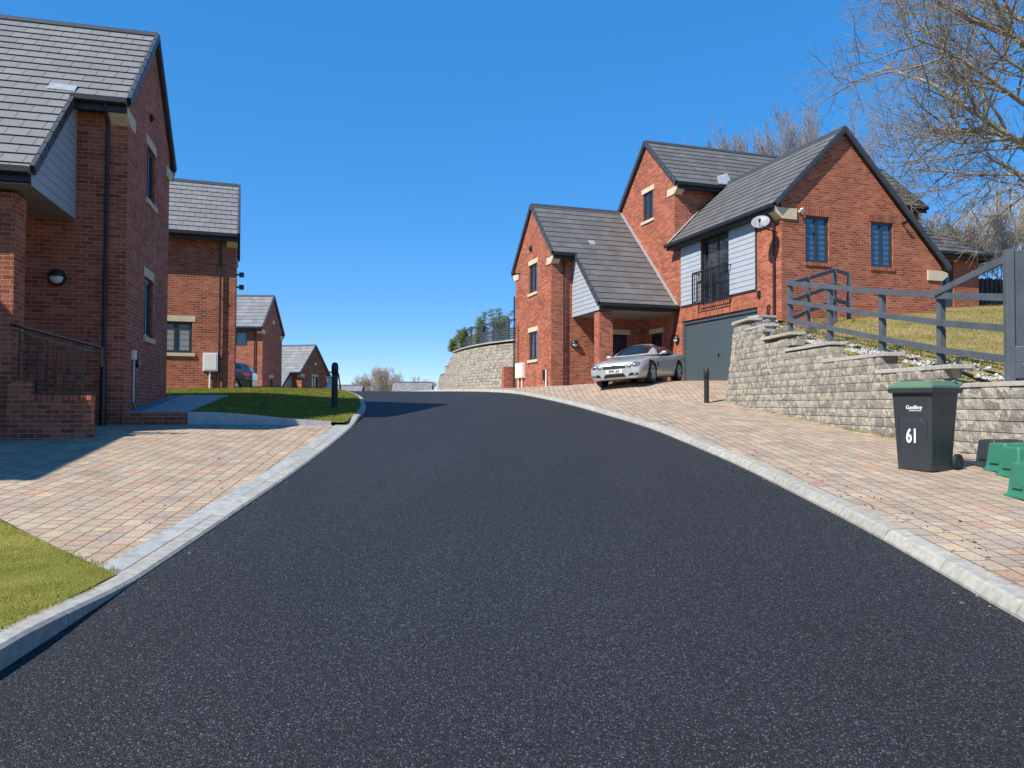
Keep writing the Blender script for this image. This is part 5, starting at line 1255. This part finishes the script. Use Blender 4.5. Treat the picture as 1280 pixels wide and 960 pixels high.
# ------------------------------------------------------------------ trees
def tubes(name, chains, m, parent):
    V, F = [], []; o = 0
    for pts, r0, r1, k in chains:
        n = len(pts); P = np.array(pts); D = np.gradient(P, axis=0); D /= np.linalg.norm(D, axis=1, keepdims=True)+1e-9
        ref = np.array([.31, .17, .93]); 
        if abs(D[0]@ref) > .9: ref = np.array([1., 0, 0])
        X = np.cross(D, ref); X /= np.linalg.norm(X, axis=1, keepdims=True)+1e-9; Y = np.cross(D, X)
        rr = np.linspace(r0, r1, n)[:, None, None]; t = 2*np.pi*np.arange(k)/k
        ring = P[:, None, :]+(X[:, None, :]*np.cos(t)[None, :, None]+Y[:, None, :]*np.sin(t)[None, :, None])*rr
        V.append(ring.reshape(-1, 3)); idx = o+np.arange(n*k).reshape(n, k); a = idx[:-1]; b = np.roll(a, -1, 1); c = np.roll(idx[1:], -1, 1); d = idx[1:]
        F.append(np.stack([a, b, c, d], -1).reshape(-1, 4)); o += n*k
    V = np.concatenate(V)-np.array(parent.location); F = np.concatenate(F)
    me = bpy.data.meshes.new(name); me.vertices.add(len(V)); me.vertices.foreach_set('co', V.ravel()); me.loops.add(F.size); me.loops.foreach_set('vertex_index', F.ravel())
    me.polygons.add(len(F)); me.polygons.foreach_set('loop_start', np.arange(0, F.size, 4)); me.polygons.foreach_set('loop_total', np.full(len(F), 4)); me.update(calc_edges=True)
    me.polygons.foreach_set('use_smooth', [True]*len(F)); me.materials.append(m)
    ob = bpy.data.objects.new(name, me); S.collection.objects.link(ob); ob.parent = parent; return ob
def grow(r, p, d, L, rad, lev, maxlev, out, nch, up, spread, shrink=.62, wig=.22, sides=(9, 7, 5, 4, 3, 3)):
    n = (9, 8, 7, 6, 5, 4)[min(lev, 5)]; pts = [p]; dd = d/np.linalg.norm(d)
    for i in range(n):
        dd = dd+r.normal(0, wig, 3)*.5+np.array([0, 0, up*.12]); dd /= np.linalg.norm(dd); pts.append(pts[-1]+dd*L/n)
    out[lev].append((pts, rad, rad*(.35 if lev < maxlev else .4), sides[min(lev, 5)]))
    if lev >= maxlev: return
    c = nch[lev]
    for k in range(c):
        f = .22+.78*(k+r.random())/c if lev else .34+.66*(k+r.random()*.7)/c
        i = min(int(f*n), n-1); q = pts[i]+(pts[i+1]-pts[i])*(f*n-i)
        ax = r.normal(0, 1, 3); dl = (pts[i+1]-pts[i]); dl /= np.linalg.norm(dl); ax -= dl*(ax@dl); ax /= np.linalg.norm(ax)+1e-9
        s = spread*(.7+.6*r.random()); nd = dl*math.cos(s)+ax*math.sin(s)
        ll = L*shrink*(1.15-.55*f)*(.75+.5*r.random())
        grow(r, q, nd, ll, rad*(.55-.22*f)*(.8+.3*r.random()), lev+1, maxlev, out, nch, up, spread, shrink, wig, sides)
def bare_tree(name, base, H, seed, nch, lab, group=None, maxlev=4, rad=.28, up=.6, spread=.75, stems=1, twig='twig', bark='bark', limbs=None, minr=.004, shrink=.62):
    r = np.random.default_rng(seed); out = {i: [] for i in range(maxlev+1)}; b = np.array(base, float)
    t = thing(name, lab, 'tree', tuple(base), group)
    for s in range(stems):
        d = np.array([r.normal(0, .12 if stems == 1 else .3), r.normal(0, .12 if stems == 1 else .3), 1.])
        grow(r, b+np.array([r.normal(0, .15), r.normal(0, .15), 0])*(stems > 1), d, H*.72*(1 if stems == 1 else r.uniform(.7, 1)), rad/(stems**.5), 0, maxlev, out, nch, up, spread, shrink)
    if limbs:
        for (st, dr, L_, rr) in limbs: grow(r, np.array(st, float), np.array(dr, float), L_, rr, 1, maxlev, out, nch, up, spread, shrink)
    for l in out: out[l] = [(p, max(a, minr*1.2), max(e, minr), k) for p, a, e, k in out[l]]
    tr = tubes('trunk', out[0]+out[1], M[bark], t)
    tubes('crown', [c_ for l in range(2, maxlev+1) for c_ in out[l]], M[twig], t)
    return t
tb = (21.5, 29.6, 5.6)
X0, Y0 = 21.5, 29.6
bare_tree('bare_tree', tb, 20, 11, (12, 9, 7, 6), 'big bare spreading tree filling the top right corner of the photo', maxlev=4, rad=.33, up=.2, spread=.8, minr=.0075,
          limbs=[((X0, Y0, z), d, L_, r_) for z, d, L_, r_ in ((11.0, (-1, -.15, .15), 6.8, .10), (12.6, (-1, .1, .25), 7.6, .11), (9.6, (-.8, -.4, .1), 5.4, .08), (14.2, (-1, -.2, .4), 8.0, .11), (12.0, (-.7, .5, .1), 6.0, .08), (15.8, (-.9, .1, .6), 7.4, .10), (10.2, (-.9, .3, .2), 5.6, .07), (15.0, (-1, -.5, .2), 7.2, .09), (13.4, (-.8, -.6, .05), 5.8, .08), (17, (-.7, -.3, .5), 6, .08))])
for i, (x, y, h_, sd_) in enumerate(((21.9, 39.5, 6.0, 3), (24.2, 41, 6.6, 5), (25.4, 38.5, 5.6, 9), (28.3, 42, 7.4, 15))):
    bare_tree('bare_tree', (x, y, 6.6), h_, sd_, (8, 6, 6, 4), ['pale bushy bare tree just right of the rear hip roof', 'taller bare tree behind the boundary corner, half hidden by the big tree', 'low bushy bare tree beyond the dark corner fence', 'bare tree at the right edge behind the closeboard fence'][i], 'bare trees beyond the lawn', maxlev=4, rad=.09, up=.7, spread=.7, stems=3, minr=.008, twig='twigp')
for i, (x, y, h_, sd_) in enumerate(((12.4, 46, 13.9, 21), (14.1, 47, 14.3, 22), (15.8, 46, 13.3, 23))):
    bare_tree('bare_tree', (x, y, 5.5), h_, sd_, (9, 6, 6, 4), ['leftmost bare tree top rising behind the main roof ridge', 'middle bare tree top rising behind the main roof ridge', 'rightmost bare tree top behind the main roof ridge'][i], 'bare trees behind the roof', maxlev=4, rad=.13, up=1.1, spread=.42, stems=2, minr=.008, twig='twigf')
for i, (x, y, h_, sd_) in enumerate(((-19.6, 100, 7.6, 31), (-16.4, 99, 9.0, 32), (-13.2, 102, 7.8, 33), (-22.6, 104, 7.0, 34))):
    bare_tree('bare_tree', (x, y, zr(y)-.3), h_, sd_, (9, 7, 6, 4), ['small bare tree on the crest skyline, left of centre of the row', 'widest bare tree on the crest skyline', 'bare tree on the crest skyline beside the distant right roof', 'faintest bare tree on the crest skyline, nearest the bollard'][i], 'bare trees on the skyline', maxlev=4, rad=.12, up=.9, spread=.6, stems=3, minr=.011, twig='twigp')
# leafy shrubs behind the fence on the curved wall
def shrub(x, y, z, h_, w, seed, lab):
    r = np.random.default_rng(seed); t = thing('conifer_shrub', lab, 'shrub', (x, y, z), 'leafy shrubs behind the slatted fence')
    ch = []; V = []; F = []
    b = np.array([x, y, z])
    for s in range(10):
        ang = r.uniform(0, 6.28); tilt = r.uniform(0, .45); d = np.array([math.cos(ang)*tilt, math.sin(ang)*tilt, 1.]); L_ = h_*r.uniform(.6, 1.0)*(1-.35*tilt); pts = [b.copy()]
        for i in range(9): d = d+r.normal(0, .07, 3); d /= np.linalg.norm(d); pts.append(pts[-1]+d*L_/9)
        ch.append((pts, .025, .006, 4))
        for i in range(1, 10):
            for q in range(9):
                a = r.uniform(0, 6.28); ll = w*(1.05-.08*i)*r.uniform(.25, .75); dd = np.array([math.cos(a), math.sin(a), r.uniform(-.1, .6)]); p0 = pts[i]; p1 = p0+dd*ll
                ch.append(([p0, (p0+p1)/2+r.normal(0, .02, 3), p1], .006, .003, 3))
                for l in range(13):
                    c = p0+(p1-p0)*r.uniform(.2, 1.05)+r.normal(0, .035, 3); u_ = r.normal(0, 1, 3); u_ /= np.linalg.norm(u_); v_ = np.cross(u_, r.normal(0, 1, 3)); v_ /= np.linalg.norm(v_); sz = r.uniform(.012, .028)
                    o = len(V); V += [c-u_*sz, c+v_*sz*.6, c+u_*sz, c-v_*sz*.6]; F.append((o, o+1, o+2, o+3))
    tubes('stems', ch, M['bark'], t)
    mb = MB(); mb.v = [Vector(v) for v in V]; mb.f = F; mb.build('foliage', M['leaf'], t, fixn=False)
for i, (x, y, h_, w, sd_) in enumerate(((1.2, 38.6, 1.9, .8, 1), (-.6, 39.4, 2.15, .85, 2), (-1.7, 40.6, 1.9, .8, 3), (-2.7, 43, 1.35, .7, 4), (-3.5, 46, 1.0, .6, 5))):
    shrub(x, y, 4.7, h_, w, sd_, ['leafy shrub tight against the corner of the right house', 'tallest leafy shrub behind the slatted fence', 'leafy shrub next left of the tallest one', 'lower leafy shrub where the fence starts to drop', 'smallest wispy shrub at the left end of the curved wall'][i])
# ------------------------------------------------------------------ grass blades
def blades(name, pts, hmin, hmax, w, m, lab, lean=.5):
    P = np.array(pts); n = len(P); a = rng.uniform(0, 2*np.pi, n); h = rng.uniform(hmin, hmax, n); ww = w*rng.uniform(.6, 1.3, n)
    dx = np.cos(a)*ww; dy = np.sin(a)*ww; la = rng.uniform(0, 2*np.pi, n); lm = h*rng.uniform(.1, 1, n)*lean
    V = np.empty((n, 3, 3)); V[:, 0] = P-np.stack([dx, dy, np.full(n, .004)], 1); V[:, 1] = P+np.stack([dx, dy, np.full(n, -.004)], 1)
    V[:, 2] = P+np.stack([np.cos(la)*lm, np.sin(la)*lm, h], 1)
    me = bpy.data.meshes.new(name); me.vertices.add(n*3); me.vertices.foreach_set('co', V.ravel()); me.loops.add(n*3); me.loops.foreach_set('vertex_index', np.arange(n*3))
    me.polygons.add(n); me.polygons.foreach_set('loop_start', np.arange(0, n*3, 3)); me.polygons.foreach_set('loop_total', np.full(n, 3)); me.update(calc_edges=True); me.materials.append(M[m])
    o = bpy.data.objects.new(name, me); S.collection.objects.link(o); o['kind'] = 'stuff'; o['label'] = lab; o['category'] = 'grass'; return o
def samp(n, x0, x1, y0, y1, ok, zf):
    out = []
    X = rng.uniform(x0, x1, n); Y = rng.uniform(y0, y1, n)
    for x, y in zip(X, Y):
        if ok(x, y): out.append((x, y, zf(x, y)))
    return out
blades('grass', samp(150000, -8.5, -2.6, 2.0, 10.2, lambda x, y: x < kL(y)-.13 and y < nearEdge(x)+.0 and abs(x) < y*.95+1.2, nearLawnZ), .006, .024, .0026, 'blade', 'short yellow-green mown grass of the near left lawn', 1.3)
blades('grass', samp(900, -3.4, -2.62, 4.5, 5.9, lambda x, y: x < kL(y)-.12 and abs(y-nearEdge(x)) < .05, nearLawnZ), .02, .05, .003, 'blade', 'grass tufts along the edge of the near left lawn', 1)
pathR = lambda x, y: x > -6.05-.22*(y-14.5) or y > 18.2
blades('grass', samp(170000, -14, -3.2, 14.4, 29, lambda x, y: x < kL(y)-.12 and y > lawnFront(x)+.05 and (y > 18.2 or x > -6.02-.22*(y-14.5)) and not (x < -9.2 and y > 25.3), lawn2), .02, .05, .006, 'blade2', 'green grass of the lawn below the second left house', .8)
blades('grass', samp(190000, 6.5, 24, 9.5, 33, lambda x, y: x > wallX(y)+.9 and (x*.95-7.4) > -1 and not ((Vector((x, y, 0))-OR_).dot(uR) > -.05 and (Vector((x, y, 0))-OR_).dot(vR) < 12), lawnR), .02, .055, .007, 'blade3', 'patchy dry grass of the sloping lawn behind the rail fence', .9)
tuft = []
for i in range(26):
    y = random.choice((random.uniform(12.3, 14.5), random.uniform(14, 20.3))); cx = wallX(y)-.06
    for k in range(26): tuft.append((cx+random.gauss(0, .035), y+random.gauss(0, .06), paveR(cx, y)))
blades('weeds', tuft, .02, .07, .004, 'blade', 'weeds growing along the foot of the block wall', 1)

blades('grass', [(kL(y)-.13+random.gauss(0, .012), y, zr(y)+hL(y)-.004) for y in rng.uniform(2.6, 5.0, 1500)], .008, .03, .0028, 'blade', 'grass creeping over the back edge of the near left kerb', 1.5)
M['debris'] = island('dry debris', [(0, (.05, .035, .02)), (.6, (.16, .11, .06)), (1, (.30, .25, .18))], mott=0)
mb = MB()
for i in range(420):
    y = random.uniform(4.2, 19); r_ = random.random()
    if r_ < .35: x = kR(y)+.2+abs(random.gauss(0, .25)); z = paveR(x, y)
    elif r_ < .6: x = wallX(y)-abs(random.gauss(0, .12))-.02; z = paveR(x, y)
    elif r_ < .8 and y > 5.6 and y < 14: x = kL(y)-.35-abs(random.gauss(0, .6)); z = driveL(x, y)
    elif r_ < .9: x = kR(y)-abs(random.gauss(0, .12))-.02; z = zr(y)
    else: x = kL(y)+abs(random.gauss(0, .08))+.02; z = zr(y)
    s_ = random.uniform(.004, .014); a = random.uniform(0, 6.28); c = Vector((x, y, z+.003)); u_ = Vector((math.cos(a), math.sin(a), 0))*s_*1.5; v_ = Vector((-math.sin(a), math.cos(a), 0))*s_
    mb.add([c+u_, c+v_+Z*s_*.8, c-u_, c-v_], [(0, 1, 2, 3), (0, 1, 3)])
o = mb.build('debris', M['debris'], None, kind='stuff', fixn=False); o['label'] = 'dead leaves and grit along the kerbs and wall foot'; o['category'] = 'debris'
